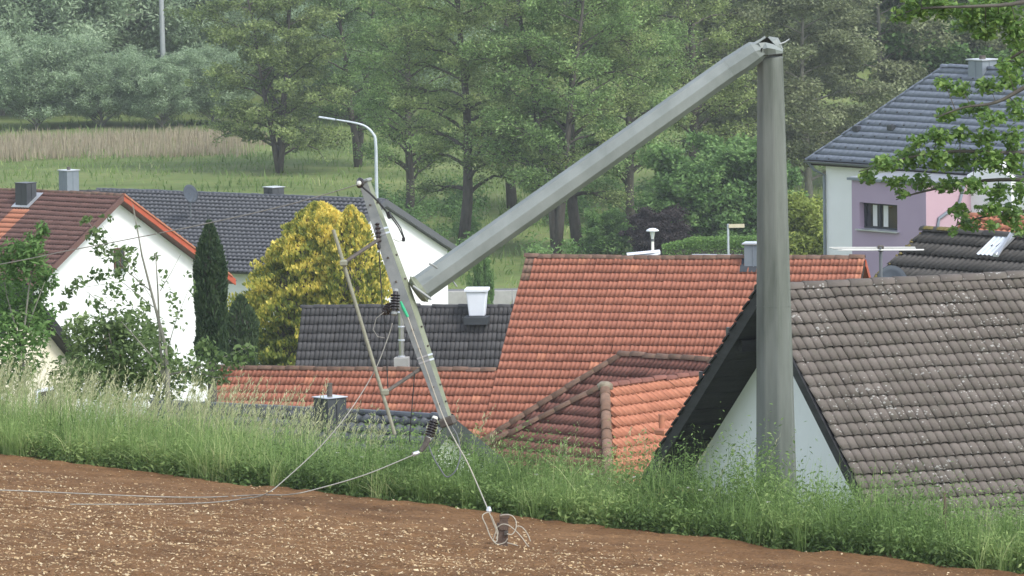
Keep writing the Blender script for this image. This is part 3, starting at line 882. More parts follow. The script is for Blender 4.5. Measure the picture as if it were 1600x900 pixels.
# right slope (orange), between the ridge and the hip that comes towards the camera
rf = MB().prism([h.P(0, 0, -0.04), h.P(-r_, r_, -t * r_ - 0.04), h.P(L2 + 2.0, r_, -t * r_ - 0.04), h.P(L2, 0, -0.04)], (0, 0, -0.15)).build('roof', M['deck'], h.root)
MB().prism([h.P(0, 0, -0.04), h.P(-r_, -r_, -t * r_ - 0.04), h.P(-r_, r_, -t * r_ - 0.04)], (0, 0, -0.15)).build('hip_slope', M['deck'], h.root)
MB().prism([h.P(0, 0, -0.03), h.P(L2, 0, -0.03), h.P(L2, -r_, -t * r_ - 0.03), h.P(-r_, -r_, -t * r_ - 0.03)], (0, 0, -0.15)).build('far_slope', M['t_redold'], h.root)
MB().prism([h.P(-r_ + .35, r_ - .35, -t * r_ - 0.1), h.P(L2 + 1.0, r_ - .35, -t * r_ - 0.1), h.P(L2 + 1.0, -r_ + .35, -t * r_ - 0.1), h.P(-r_ + .35, -r_ + .35, -t * r_ - 0.1)], (0, 0, -3.5)) \
    .build('wall', M['white'], h.root)
lay_tiles(rf, h.A, h.u, h.v, h.p, -r_, L2 + 2.0, r_ / cp2, 'wave', 0.17, 0.34, M['t_orange'], aL=lambda s: -s * cp2, single=300, seen=lambda x, y: x < 1110 and y < 705)
# end slope: its "ridge" runs along v through the end of the ridge, falling along -u
rf2 = MB().prism([h.P(-0.3, 0, -0.35), h.P(-r_ + .3, r_ - .6, -t * r_ - 0.05), h.P(-r_ + .3, -r_ + .6, -t * r_ - 0.05)], (0, 0, -0.1)).build('end_roof', M['deck'], h.root)
lay_tiles(rf2, h.A, h.v, h.u * -1, h.p, -r_, r_, r_ / cp2, 'trough', 0.26, 0.34, M['t_redold'], aL=lambda s: -s * cp2, aR=lambda s: s * cp2, single=300, tilt=0.03, th=0.024, amp=1.2,
          seen=lambda x, y: x < 1110 and y < 705)
cap_row(rf, h.P(0, 0, 0.03), h.P(L2, 0, 0.03), M['t_redold'], 0.40, 0.115)
cap_row(rf, h.P(-r_, r_, -t * r_ + 0.03), h.P(0, 0, 0.05), M['t_ridgeold'], 0.38, 0.13, name='hip_tile', rough=0.004)
cap_row(rf, h.P(-r_, -r_, -t * r_ + 0.03), h.P(0, 0, 0.05), M['t_ridgeold'], 0.40, 0.12, name='hip_tile', rough=0.006)
MB().lathe(h.P(0, 0, 0.0), [(0.19, -0.02), (0.18, 0.1), (0.1, 0.16), (0.02, 0.17)], 12).build('hip_cap', M['mortar'], h.root, smooth=True)
vp = at(1034, 672, 128.6)
vt = MB().lathe(vp, [(0.065, 0), (0.065, 0.32), (0.075, 0.32), (0.075, 0.36), (0.02, 0.37)], 12).build('vent_pipe', M['t_orange'], h.root)
MB().bevbox(vp + np.array([0.02, -0.1, -0.03]), 0.24, 0.3, 0.14, h.ax, 0.03).build('vent_foot', M['t_orange'], vt)

# ---- G: glazed dark roof just over the grass, with a black chimney
Gh = House('house', 'low house with dark glazed tiles and a white gable, half hidden behind the grass', 706, 655, 115, -28, 27)
h = Gh; wN, wF, LG = 3.4, 3.0, 7.0; t = h.t
h.walls(-LG + 0.3, -0.35, wN - 0.4, wF - 0.4, M['white'])
rf = h.decks(-LG, 0.0, wN, wF, M['t_glazed'])
lay_tiles(rf, h.A, h.u, h.v, h.p, -LG, 0.0, h.slope_len(wN), 'wave', 0.22, 0.34, M['t_glazed'], single=300, seen=lambda x, y: y < 705 and x > 330)
cap_row(rf, h.P(-LG, 0, 0.01), h.P(0, 0, 0.01), M['t_glazed'], 0.4, 0.11)
MB().prism([h.P(0.0, 0, 0.03), h.P(0.0, 0, -0.2), h.P(0.0, -wF, -t * wF - 0.2), h.P(0.0, -wF, -t * wF + 0.03)], h.u * 0.05).build('verge_board', M['darkmetal'], h.root)
MB().prism([h.P(0.0, 0, 0.03), h.P(0.0, wN, -t * wN + 0.03), h.P(0.0, wN, -t * wN - 0.2), h.P(0.0, 0, -0.2)], h.u * 0.05).build('verge_board', M['darkmetal'], h.root)
c = at(516, 664, 115.8)
th_ = R(40); cax = (np.array([math.cos(th_), math.sin(th_), 0]), np.array([-math.sin(th_), math.cos(th_), 0]), np.array([0, 0, 1.0]))
chimney(h.root, c, 0.47, 0.47, c[2] - 0.8, at(516, 621, 115.8)[2], cax, M['darkmetal'], M['brightmetal'], flue=(0.055, 0.27), cap_over=0.03, cap_th=0.022)

# ---- A: white gabled house with brown-red roof on the left
A_ = House('house', 'white gabled house with a brown-red tile roof, orange-patched below its dark chimney', 192, 306, 235, -36, 29.5)
h = A_; wN, wF, LA = 7.2, 7.2, 13.0; t = h.t
h.walls(-LA + 0.3, -0.45, wN - 0.5, wF - 0.5, M['white'])
rf = h.decks(-LA, 0.0, wN, wF, M['t_brown'])

lay_tiles(rf, h.A, h.u, h.v, h.p, -LA, 0.0, h.slope_len(wN), 'roman', 0.30, 0.34, M['t_brown'], single=0, patch=lambda a, s: M['t_orange'] if -5.05 < a < -4.1 and s > 1.5 else None)
cap_row(rf, h.P(-LA, 0), h.P(0, 0), M['t_ridgeold'], 0.4, 0.12, rough=0.005)
for sgn, wv in ((1, wN), (-1, wF)):
    e = h.P(0.0, sgn * wv, -t * wv)
    m_ = M['redwood'] if sgn < 0 else M['t_brown']
    MB().prism([h.P(0.0, 0, 0.06), h.P(0.0, sgn * wv, -t * wv + 0.06), h.P(0.0, sgn * wv, -t * wv - 0.2), h.P(0.0, 0, -0.2)], h.u * 0.06).build('verge_board', m_, h.root)
for k in range(20):      # capping tiles down the right verge
    s0 = k * 0.4
    a_, b_ = s0 * math.cos(h.p), (s0 + 0.39) * math.cos(h.p)
    if b_ > wF: break
    MB().prism([h.P(-0.06, -a_, -t * a_ + 0.11), h.P(-0.06, -b_, -t * b_ + 0.08), h.P(-0.06, -b_, -t * b_ + 0.02), h.P(-0.06, -a_, -t * a_ + 0.02)], h.u * 0.17).build('verge_tile', M['t_orange'], h.root)
c = h.P(-4.6, 0.72)
chimney(h.root, c, 0.62, 0.62, h.A[2] - 1.6, h.A[2] + 0.42, h.ax, M['darkmetal'], M['darkmetal'], cap_over=0.03, cap_th=0.03)
MB().prism([h.P(-5.05, 1.15, -t * 1.15 + 0.10), h.P(-4.1, 1.15, -t * 1.15 + 0.10), h.P(-4.1, 0.2, -t * .2 + 0.10), h.P(-5.05, 0.2, -t * .2 + 0.10)], (0, 0, 0.015)).build('flashing', M['brightmetal'], h.root)
# two gable windows with frames, sills and red-brown shutters
for wv, dz, ww, hh in ((-0.2, -2.6, 0.55, 0.75), (0.2, -6.0, 1.15, 1.2)):
    cc = h.P(-0.44, wv, dz)
    win = MB().box(cc, 0.06, ww + 0.12, hh + 0.12, h.ax).build('window', M['brownwood'], h.root)
    MB().box(h.P(-0.40, wv, dz), 0.03, ww - 0.08, hh - 0.08, h.ax).build('pane', M['glass'], win)
    MB().box(h.P(-0.38, wv, dz), 0.03, 0.05, hh - 0.08, h.ax).build('glazing_bar', M['brownwood'], win)
    MB().box(h.P(-0.36, wv, dz - hh / 2 - 0.09), 0.2, ww + 0.2, 0.06, h.ax).build('sill', M['zinc'], win)
cc = h.P(-0.36, 0.2, -5.2)
MB().box(cc, 0.25, 1.5, 0.08, h.ax).build('window_hood', M['zinc'], h.root)
gutter(h.root, h.P(-LA, -wF - 0.06, -t * wF), h.P(0, -wF - 0.06, -t * wF), M['gutter'])

# ---- B: long anthracite roof behind
B_ = House('house', 'white house with a long anthracite tile roof, behind the golden conifer', 602, 314, 280, -33, 24.5)
h = B_; wN, wF, LB = 6.6, 6.2, 17.5; t = h.t
h.walls(-LB + 0.3, -0.3, wN - 0.9, wF - 0.35, M['white'])
rf = h.decks(-LB, 0.0, wN, wF, M['t_anth'])
lay_tiles(rf, h.A, h.u, h.v, h.p, -LB, 0.0, h.slope_len(wN), 'wave', 0.27, 0.36, M['t_anth'], single=0, tilt=0.05, amp=2.2)
cap_row(rf, h.P(-LB, 0, 0.02), h.P(0, 0, 0.02), M['t_anth'], 0.4, 0.12)
for sgn, wv in ((1, wN), (-1, wF)):
    MB().prism([h.P(0.0, 0, 0.1), h.P(0.0, sgn * wv, -t * wv + 0.1), h.P(0.0, sgn * wv, -t * wv - 0.22), h.P(0.0, 0, -0.22)], h.u * 0.08).build('verge_board', M['t_anth'], h.root)
gw = 5.85
gutter(h.root, h.P(-LB, gw, -t * gw + 0.16), h.P(0, gw, -t * gw + 0.16), M['darkmetal'], 0.08, 'snow_guard')
gutter(h.root, h.P(-LB, wN + 0.07, -t * wN - 0.04), h.P(0, wN + 0.07, -t * wN - 0.04), M['darkmetal'], 0.09)
cA = h.P(-7.0, -0.5)
chimney(h.root, cA, 0.72, 0.72, h.A[2] - 0.6, h.A[2] + 0.42, cax, M['darkmetal'], M['brightmetal'], cap_over=0.05, cap_th=0.04)
MB().box(h.P(-0.27, 0.6, -2.75), 0.05, 1.9, 0.9, h.ax).build('garage_panel', M['white'], h.root)
MB().box(h.P(-0.26, 0.6, -2.22), 0.12, 2.1, 0.06, h.ax).build('panel_lintel', M['zinc'], h.root)
vt = h.P(-8.8, 2.6, -t * 2.6 + 0.06)
MB().tube([vt, vt + np.array([0, 0, 0.4])], 0.06, 8).build('vent_pipe', M['darkmetal'], h.root)
MB().box(h.P(-13.6, wN - 0.87, -4.6), 1.0, 0.08, 1.2, h.ax).build('window', M['glass'], h.root)
# satellite dish behind the ridge
dp = at(297, 303, 283)
q = MB(); ax = frame_axes((0.75, -0.75, 0.35))
q.lathe(dp, [(0.02, -0.1), (0.2, -0.085), (0.36, -0.03), (0.46, 0.04), (0.47, 0.05), (0.36, -0.01), (0.2, -0.065), (0.02, -0.08)], 20, ax)
ds_ = thing('satellite_dish', 'shade-darkened grey satellite dish above the long anthracite ridge', 'satellite dish', dp)
q.build('reflector', M['dish'], ds_, smooth=True)
MB().tube([dp + np.array([0, 0.1, 0]), dp + np.array([0, 0.25, -0.4]), dp + np.array([0, 0.25, -1.2])], 0.03, 6).build('mast', M['gutter'], ds_)
MB().tube([dp + ax[2] * 0.0 - ax[1] * 0.42, dp + ax[2] * 0.42 - ax[1] * 0.1], 0.015, 6).build('feed_arm', M['gutter'], ds_)

# ---- K: roof edge far left behind A, with a zinc chimney
K_ = House('house', 'house showing only a dark ridge and tall zinc chimney, far left', 250, 299, 320, -4, 30)
h = K_; wN, wF, LK = 4.5, 4.5, 13.0; t = h.t
h.walls(-LK + 0.4, -0.4, wN - 0.4, wF - 0.4, M['white'])
rf = h.decks(-LK, 0.0, wN, wF, M['t_dark'])
lay_tiles(rf, h.A, h.u, h.v, h.p, -LK, 0.0, h.slope_len(wN), 'roman', 0.30, 0.34, M['t_dark'], single=0)
cap_row(rf, h.P(-LK, 0), h.P(0, 0), M['t_dark'], 0.4, 0.14)
MB().prism([h.P(0.0, 0, 0.06), h.P(0.0, -wF, -t * wF + 0.06), h.P(0.0, -wF, -t * wF - 0.2), h.P(0.0, 0, -0.2)], h.u * 0.06).build('verge_board', M['t_dark'], h.root)
c = at(108, 300, 319)
chimney(h.root, c, 0.8, 0.8, c[2] - 0.8, at(108, 266.5, 319)[2], cax, M['zinc'], M['brightmetal'], flue=(0.1, 0.16))

# ---- H: mauve and white house, slate-blue hipped roof
H_ = House('house', 'mauve and white house with a slate-blue hipped roof, upper right', 1473, 105, 209, -50, 43.5)
h = H_; t = h.t; r_ = 3.52; LH = 12.0; cph = math.cos(h.p)
rf = MB().prism([h.P(0, 0, -0.03), h.P(LH, 0, -0.03), h.P(LH, r_, -t * r_ - 0.03), h.P(-r_, r_, -t * r_ - 0.03)], (0, 0, -0.14)).build('roof', M['deck'], h.root)
MB().prism([h.P(0, 0, -0.02), h.P(-r_, r_, -t * r_ - 0.02), h.P(-r_, -r_, -t * r_ - 0.02)], (0, 0, -0.14)).build('hip_slope', M['t_slate'], h.root)
MB().prism([h.P(0, 0, -0.02), h.P(-r_, -r_, -t * r_ - 0.02), h.P(LH, -r_, -t * r_ - 0.02), h.P(LH, 0, -0.02)], (0, 0, -0.14)).build('far_slope', M['t_slate'], h.root)
lay_tiles(rf, h.A, h.u, h.v, h.p, -r_, LH, r_ / cph, 'flat', 0.30, 0.3035, M['t_slate'], aL=lambda s: -s * cph, single=0, tilt=0.022, th=0.022, jitter=0.4)
cap_row(rf, h.P(0, 0, 0.02), h.P(LH, 0, 0.02), M['t_slate'], 0.4, 0.12)
cap_row(rf, h.P(-r_, r_, -t * r_ + 0.02), h.P(0, 0, 0.02), M['t_slate'], 0.4, 0.07, name='hip_tile', lift=0.0)
# snow hooks in every second course, lined up in real rows
hk = MB()
for j in range(1, 16, 2):
    s = 0.3035 * (j + 1) - 0.05
    a = -s * cph + 0.5
    while a < 8:
        hk.box(h.P(a, s * cph, -s * math.sin(h.p) + 0.06), 0.025, 0.06, 0.06, h.ax); a += 0.62
o = hk.build('snow_hooks', M['darkmetal'], rf); o['kind'] = 'stuff'
for aa, s in ((-2.0, 3.35), (-0.3, 3.2)):
    MB().bevbox(h.P(aa, s * cph, -s * math.sin(h.p) + 0.12), 0.26, 0.2, 0.22, h.ax, 0.03).build('roof_vent', M['darkmetal'], h.root)
wl_ = r_ - 0.5
zE = -t * r_
b = h.base - h.A[2]
MB().prism([h.P(-wl_, wl_, zE - 0.02), h.P(LH - 0.3, wl_, zE - 0.02), h.P(LH - 0.3, -wl_, zE - 0.02), h.P(-wl_, -wl_, zE - 0.02)], (0, 0, b - zE)).build('wall', M['white'], h.root)
MB().prism([h.P(-r_ + .05, r_ - .05, zE - 0.1), h.P(LH, r_ - .05, zE - 0.1), h.P(LH, -r_ + .05, zE - 0.1), h.P(-r_ + .05, -r_ + .05, zE - 0.1)], (0, 0, 0.03)).build('eave_soffit', M['white'], h.root)
gutter(h.root, h.P(-r_, r_ + 0.08, zE - 0.02), h.P(LH, r_ + 0.08, zE - 0.02), M['gutter'], 0.085)
# mauve bay: front wall in four pieces around the window opening
pd = 3.1


def a_at(px, w):        # a of the point on the plane w = const that stands at pixel column px
    lo, hi = -8.0, 14.0
    for _ in range(40):
        m_ = (lo + hi) / 2
        if proj(h.P(m_, w, zE - 1.5))[0] < px: lo = m_
        else: hi = m_
    return lo


wf = wl_ + pd
aL_, aR_ = a_at(1331, wf), a_at(1447, wf)
a0w, a1w = a_at(1343, wf), a_at(1402, wf)


def z_at(py, a, w):
    lo, hi = -12.0, 2.0
    for _ in range(40):
        m_ = (lo + hi) / 2
        if proj(h.P(a, w, m_))[1] > py: lo = m_
        else: hi = m_
    return lo


zt, zb = z_at(316, a0w, wf), z_at(357, a0w, wf)
ztop = z_at(281, aL_, wf)
MB().prism([h.P(aL_, wf, zt), h.P(aR_, wf, zt), h.P(aR_, wf, ztop), h.P(aL_, wf, ztop)], -h.v * 0.35).build('bay_wall', M['purple'], h.root)
MB().prism([h.P(aL_, wf, b), h.P(aR_, wf, b), h.P(aR_, wf, zb), h.P(aL_, wf, zb)], -h.v * 0.35).build('bay_wall', M['purple'], h.root)
MB().prism([h.P(aL_, wf, zb), h.P(a0w, wf, zb), h.P(a0w, wf, zt), h.P(aL_, wf, zt)], -h.v * 0.35).build('bay_wall', M['purple'], h.root)
MB().prism([h.P(a1w, wf, zb), h.P(aR_, wf, zb), h.P(aR_, wf, zt), h.P(a1w, wf, zt)], -h.v * 0.35).build('bay_wall', M['purple'], h.root)
MB().prism([h.P(aR_ + 0.003, wf - 0.003, b), h.P(aR_ + 0.003, wl_, b), h.P(aR_ + 0.003, wl_, ztop), h.P(aR_ + 0.003, wf - 0.003, ztop)], -h.u * 0.3).build('bay_side_wall', M['mauve_lit'], h.root)
MB().prism([h.P(aL_, wf - .36, b), h.P(aL_, wl_, b), h.P(aL_, wl_, ztop), h.P(aL_, wf - .36, ztop)], h.u * 0.3).build('bay_side_wall', M['purple'], h.root)
MB().prism([h.P(aL_ - 0.12, wf + 0.12, ztop), h.P(aR_ + 0.12, wf + 0.12, ztop), h.P(aR_ + 0.12, wl_ - .02, ztop), h.P(aL_ - 0.12, wl_ - .02, ztop)], (0, 0, 0.09)).build('bay_roof', M['zinc'], h.root)
MB().prism([h.P(aL_ - 0.05, wf + 0.05, ztop + .09), h.P(aR_ + 0.05, wf + 0.05, ztop + .09), h.P(aR_ + 0.05, wl_ + .3, ztop + .14), h.P(aL_ - 0.05, wl_ + .3, ztop + .14)], (0, 0, 0.03)).build('bay_sheet', M['brightmetal'], h.root)
win = MB()
wi = wf - 0.22
for (x0, x1, z0, z1) in ((a0w, a1w, zb, zb + .07), (a0w, a1w, zt - .07, zt), (a0w, a0w + .08, zb, zt), (a1w - .06, a1w, zb, zt), (a0w + (a1w - a0w) * .38, a0w + (a1w - a0w) * .38 + .1, zb, zt)):
    win.prism([h.P(x0, wi, z0), h.P(x1, wi, z0), h.P(x1, wi, z1), h.P(x0, wi, z1)], -h.v * 0.07)
wo = win.build('window', M['windowframe'], h.root)
MB().prism([h.P(a0w, wi - .05, zb), h.P(a1w, wi - .05, zb), h.P(a1w, wi - .05, zt), h.P(a0w, wi - .05, zt)], -h.v * 0.02).build('pane', M['glass'], wo)
for f0, f1 in ((0.22, 0.33), (0.50, 0.62)):
    MB().prism([h.P(a0w + (a1w - a0w) * f0, wi - .035, zb + .1), h.P(a0w + (a1w - a0w) * f1, wi - .035, zb + .1), h.P(a0w + (a1w - a0w) * f1, wi - .035, zt - .08), h.P(a0w + (a1w - a0w) * f0, wi - .035, zt - .08)], -h.v * 0.012) \
        .build('curtain', M['curtain'], wo)
MB().prism([h.P(a0w - .1, wf + .14, zb - .05), h.P(a1w + .1, wf + .14, zb - .05), h.P(a1w + .1, wf - .2, zb - .02), h.P(a0w - .1, wf - .2, zb - .02)], (0, 0, 0.04)).build('sill', M['brightmetal'], wo)
MB().tube([h.P(-r_ + .15, r_ + .05, zE - .08), h.P(-r_ + .3, r_ - .1, zE - .35), h.P(-wl_ - .02, wl_ + .07, zE - .55), h.P(-wl_ - .02, wl_ + .07, b)], 0.055, 8).build('downpipe', M['zinc'], h.root)
MB().tube([h.P(aR_ + .07, wl_ + pd * .42, ztop - .1), h.P(aR_ + .07, wl_ + pd * .5, ztop - .75), h.P(aR_ + .07, wl_ + pd * .82, ztop - 1.2), h.P(aR_ + .07, wl_ + pd * .84, ztop - 1.5), h.P(aR_ + .07, wl_ + pd * .84, b)], 0.06, 8) \
    .build('downpipe', M['zinc'], h.root)
c = at(1535, 100, 207.5)
chimney(h.root, c, 0.72, 0.72, h.A[2] - 0.9, at(1535, 94, 207.5)[2], h.ax, M['zinc'], M['brightmetal'], flue=(0.12, 0.12), cap_over=0.07)
# gable-side dormer wall seen white at the right edge
MB().prism([h.P(5.2, wl_, zE - 4), h.P(7.4, wl_, zE - 4), h.P(7.4, wl_, zE - .1), h.P(6.3, wl_, zE + .4), h.P(5.2, wl_, zE - .1)], h.v * 0.9).build('bay', M['white'], h.root)

# ---- I: fibre-cement roof behind F's ridge
I_ = House('shed', 'shed with a dark mossy corrugated roof and a clear skylight sheet, behind the grey ridge', 1444, 362.5, 143, -46, 30)
h = I_; wN, wF, LI = 3.6, 3.0, 5.2; t = h.t
h.walls(0.15, LI - 0.2, wN - 0.3, wF - 0.3, M['cream'])
rf = h.decks(0.0, LI, wN, wF, M['corr'])
lay_tiles(rf, h.A, h.u, h.v, h.p, 0.0, LI, h.slope_len(wN), 'corr', 1.05, 0.52, M['corr'], single=60, tilt=0.05, th=0.02, jitter=0.6, name='roof_sheet')
cap_row(rf, h.P(0, 0, 0.03), h.P(LI, 0, 0.03), M['corr'], 1.0, 0.17, flat=0.6)
for k in range(9):
    a = random.uniform(-0.05, 1.0)
    p = h.P(a, random.uniform(0.0, 0.1), 0.1)
    MB().lathe(p, [(0.02, -.04), (random.uniform(.07, .16), 0.0), (0.08, 0.05), (0.01, 0.07)], 8).build('moss_cushion', M['moss'], h.root)
for k in range(26):
    w_ = random.uniform(0, 2.2)
    MB().lathe(h.P(random.uniform(-0.03, 0.06), w_, -t * w_ + 0.06), [(0.01, -.03), (random.uniform(.03, .07), 0.0), (0.03, 0.03), (0.005, 0.045)], 7).build('moss_cushion', M['moss'], h.root)
# skylight
sk = MB()
xs = np.linspace(0, 0.55, 15)
a0 = 2.45
V = []
for s in (0.12, 0.95):
    for x in xs:
        V.append(h.P(a0 + x, s * math.cos(h.p), -s * math.sin(h.p) + 0.11 + 0.015 * math.cos(x / 0.55 * 8 * math.pi)))
n = len(xs)
sk.raw(V, [(i, i + 1, n + i + 1, n + i) for i in range(n - 1)])
so = sk.build('skylight', M['clear'], h.root)
MB().prism([h.P(a0 + .56, .1, -t * .1 + .1), h.P(a0 + .66, .1, -t * .1 + .1), h.P(a0 + .66, .85, -t * .85 + .1), h.P(a0 + .56, .85, -t * .85 + .1)], (0, 0, 0.08)).build('skylight_frame', M['brightmetal'], so)
MB().prism([h.P(a0 + .66, .1, -t * .1 + .42), h.P(a0 + .74, .1, -t * .1 + .42), h.P(a0 + .74, .85, -t * .85 + .1), h.P(a0 + .66, .85, -t * .85 + .1)], (0, 0, 0.05)).build('skylight_frame', M['brightmetal'], so)

# ---- orange tiled shed behind it
S2 = House('garden_shed', 'garden shed with an orange tile roof glimpsed between the oak leaves', 1528, 338, 165, -40, 30)
h = S2; t = h.t
h.walls(-0.1, 3.2, 1.7, 1.7, M['cream'])
rf = h.decks(-0.3, 3.4, 2.0, 2.0, M['t_orange'])
lay_tiles(rf, h.A, h.u, h.v, h.p, -0.3, 3.4, h.slope_len(2.0), 'wave', 0.2, 0.33, M['t_orange'], single=100, seen=lambda x, y: y < 372 and x < 1580)
cap_row(rf, h.P(-0.3, 0), h.P(3.4, 0), M['t_orange'], 0.4, 0.11)

# ---- J: cream house with dark verge behind the bush at lower left
J_ = House('house', 'cream house with a dark verge, mostly hidden by the bushes at lower left', 40, 448, 150, -30, 40)
h = J_; t = h.t; wN, wF, LJ = 3.0, 3.0, 8.0
h.walls(-LJ, -0.3, wN - .3, wF - .3, M['cream'])
rf = h.decks(-LJ, 0.0, wN, wF, M['t_dark'])
lay_tiles(rf, h.A, h.u, h.v, h.p, -LJ, 0.0, h.slope_len(wN), 'roman', 0.3, 0.34, M['t_dark'], single=0)
cap_row(rf, h.P(-LJ, 0), h.P(0, 0), M['t_dark'], 0.4, 0.12)
for sgn, wv in ((1, wN), (-1, wF)):
    MB().prism([h.P(0.0, 0, 0.06), h.P(0.0, sgn * wv, -t * wv + 0.06), h.P(0.0, sgn * wv, -t * wv - 0.25), h.P(0.0, 0, -0.25)], h.u * 0.06).build('verge_board', M['blackwood'], h.root)
for wv in (-1.2, 1.2):
    win = MB().box(h.P(-0.28, wv, -3.4), 0.06, 0.9, 1.2, h.ax).build('window', M['plaster_white'], h.root)
    MB().box(h.P(-0.24, wv, -3.4), 0.03, 0.74, 1.04, h.ax).build('pane', M['glass'], win)

# ------------------------------------------------------------------ the broken power pole
PY = 80.0
bx, by = at(1213, 735, PY)[:2]
pole = thing('power_pole', 'broken octagonal grey steel power pole, folded over at its top', 'power pole', (bx, by, float(ground_z(bx, by)) - 0.3))


def ring(c, T, sB, sn, n=8, jit=0.0, turn=-0.24):
    """octagon around c with tangent T (in the pole's plane); sB across the bend, sn in depth"""
    T = np.array([T[0], 0, T[1]]); T = T / np.linalg.norm(T)
    B = np.array([T[2], 0, -T[0]]); D_ = np.array([0, 1.0, 0])
    out = []
    for k in range(n):
        a = 2 * math.pi * (k + 0.5) / n + turn
        out.append(c + B * sB * math.cos(a) + D_ * sn * math.sin(a) + (rng.normal(0, jit, 3) if jit else 0))
    return out


def loft(rings, cap=True):
    n = len(rings[0]); V = [p for r in rings for p in r]; F = []
    for i in range(len(rings) - 1):
        for k in range(n):
            j = (k + 1) % n
            F.append((i * n + k, i * n + n + k, i * n + n + j, i * n + j))
    if cap: F += [tuple(range(n)), tuple((len(rings) - 1) * n + k for k in range(n - 1, -1, -1))]
    return V, F


def fix_normals(o):
    import bmesh
    bm = bmesh.new(); bm.from_mesh(o.data); bmesh.ops.recalc_face_normals(bm, faces=bm.faces); bm.to_mesh(o.data); bm.free()
    return o


top = at(1203.4, 88, PY); bot = at(1212.5, 715, PY)
ax_ = (bot - top); zg = float(ground_z(bx, by)) - 0.3
foot = top + ax_ * ((top[2] - zg) / (top[2] - bot[2]))
rr = []
for q in np.linspace(0, 1, 12):
    c = foot + (top - foot) * q
    r = 0.287 + (0.189 - 0.287) * ((c[2] - bot[2]) / (top[2] - bot[2])) + (0.0 if c[2] > bot[2] else 0)
    rr.append(ring(c, (-(foot - top)[0] * 0 + 0.0, 1), r, r, jit=0.0015))
V, F = loft(rr)
sh = fix_normals(MB().raw(V, F).build('lower_shaft', M['shaft'], pole, bevel=0.025))
ws = top + (bot - top) * 0.62
MB().raw(*loft([ring(ws + np.array([0, 0, dz]), (0, 1), r, r) for dz, r in ((0.0, 0.2535), (0.012, 0.2535))])).build('weld_seam', M['shaft'], sh)

hub = at(652, 454, 78.9)
fd = np.array([-0.828, -0.561])
seq = [((1194, 77), (-.95, -.3), .10, .17, .004), ((1181, 80.5), fd, .162, .20, .003), ((1172, 86.3), fd, .165, .19, .003), ((1158, 96), fd, .170, .18, .001), ((1140, 107.5), fd, .172, .175, 0)]
V, F = loft([ring(at(p[0], p[1], PY - 0.1 - 0.02 * i), T, a, b_, jit=j) for i, (p, T, a, b_, j) in enumerate(seq)])
fold = fix_normals(MB().raw(V, F).build('crumpled_fold', M['pole'], pole))


def skin(name, rows, mat, par, th=0.012):
    """bent steel sheet through rows of points"""
    V = [at(*p) for r in rows for p in r]; n_ = len(rows[0])
    F = [(a * n_ + k, a * n_ + k + 1, a * n_ + n_ + k + 1, a * n_ + n_ + k) for a in range(len(rows) - 1) for k in range(n_ - 1)]
    o = fix_normals(MB().raw(V, F).build(name, mat, par))
    m = o.modifiers.new('solid', 'SOLIDIFY'); m.thickness = th; m.offset = 0
    return o


P0 = at(1140, 107.5, PY - 0.18)
rr = []
for q in np.linspace(0, 1, 9):
    c = P0 + (hub - P0) * q
    rr.append(ring(c, (hub - P0)[[0, 2]], 0.1725 + 0.012 * q, 0.1755 + 0.01 * q, jit=0.001))
V, F = loft(rr)
us = fix_normals(MB().raw(V, F).build('upper_shaft', M['pole'], pole, bevel=0.008))
# torn sheet at the fold: two lips, the opening's shade put in as a dark-coloured sheet between them


def sheet(name, pts, mat, par, th=0.012):
    pts = [np.asarray(p) for p in pts]
    n = np.cross(pts[1] - pts[0], pts[2] - pts[0]); n /= np.linalg.norm(n)
    return fix_normals(MB().prism(pts, n * th).build(name, mat, par))


skin('buckled_front', [[(1184, 90, 79.86), (1190, 86.5, 79.79), (1200, 85.5, 79.775), (1212, 84, 79.79), (1223.3, 83, 79.92)],
                       [(1186, 80, 79.80), (1190, 77, 79.74), (1199, 75, 79.70), (1211, 77, 79.75), (1222.8, 80.5, 79.91)],
                       [(1177, 69.5, 79.80), (1186, 67, 79.76), (1196, 66.5, 79.80), (1208, 69.5, 79.82), (1222, 78, 79.92)]], M['pole'], fold)
skin('shade_inside', [[(1184, 96, 80.1), (1195, 96, 80.16), (1208, 96, 80.16), (1223, 94, 80.1)], [(1180, 74, 80.08), (1194, 72, 80.14), (1208, 72, 80.14), (1222, 80, 80.08)],
                     [(1178, 69, 80.0), (1194.5, 58, 80.05), (1204, 58.5, 80.05), (1214, 67, 80.0)]], M['painted_dark'], fold)
skin('torn_lip', [[(1163, 75.5, 79.86), (1177, 70, 79.84), (1187, 65.5, 79.94), (1196.5, 59, 80.02)], [(1163, 73, 79.9), (1176, 67.5, 79.9), (1186, 62.5, 79.98), (1195, 56.5, 80.05)]], M['pole'], fold)
skin('torn_lip', [[(1200, 58.5, 79.98), (1207, 66, 79.9), (1214, 73.5, 79.88), (1222, 81, 79.9)], [(1202.5, 57.5, 80.0), (1212, 62, 79.93), (1218, 69, 79.9), (1222.8, 79, 79.92)], [(1208, 58.5, 80.03), (1215.5, 59.5, 79.98), (1219, 66, 79.95), (1223.2, 77, 79.95)]], M['pole'], fold)
skin('painted_slit', [[(1189, 75.5, 79.70), (1191.8, 74.5, 79.68)], [(1187.5, 85, 79.76), (1188.8, 85.5, 79.75)]], M['painted_dark'], fold, 0.006)  # dark sliver laid over the sheet, painted in for a shaded slit
skin('dark_seam', [[(1189, 87, 79.775), (1200, 86, 79.762), (1212, 84.6, 79.776), (1222.5, 83.6, 79.9)], [(1189, 87.8, 79.775), (1200, 86.8, 79.762), (1212, 85.4, 79.776), (1222.5, 84.4, 79.9)]], M['painted_dark'], fold, 0.004)
MB().tube([at(1218, 69, 79.9), at(1226, 66, 79.95), at(1233.5, 61, 80)], [0.012, 0.011, 0.009], 6).build('bent_rod', M['arm'], fold)

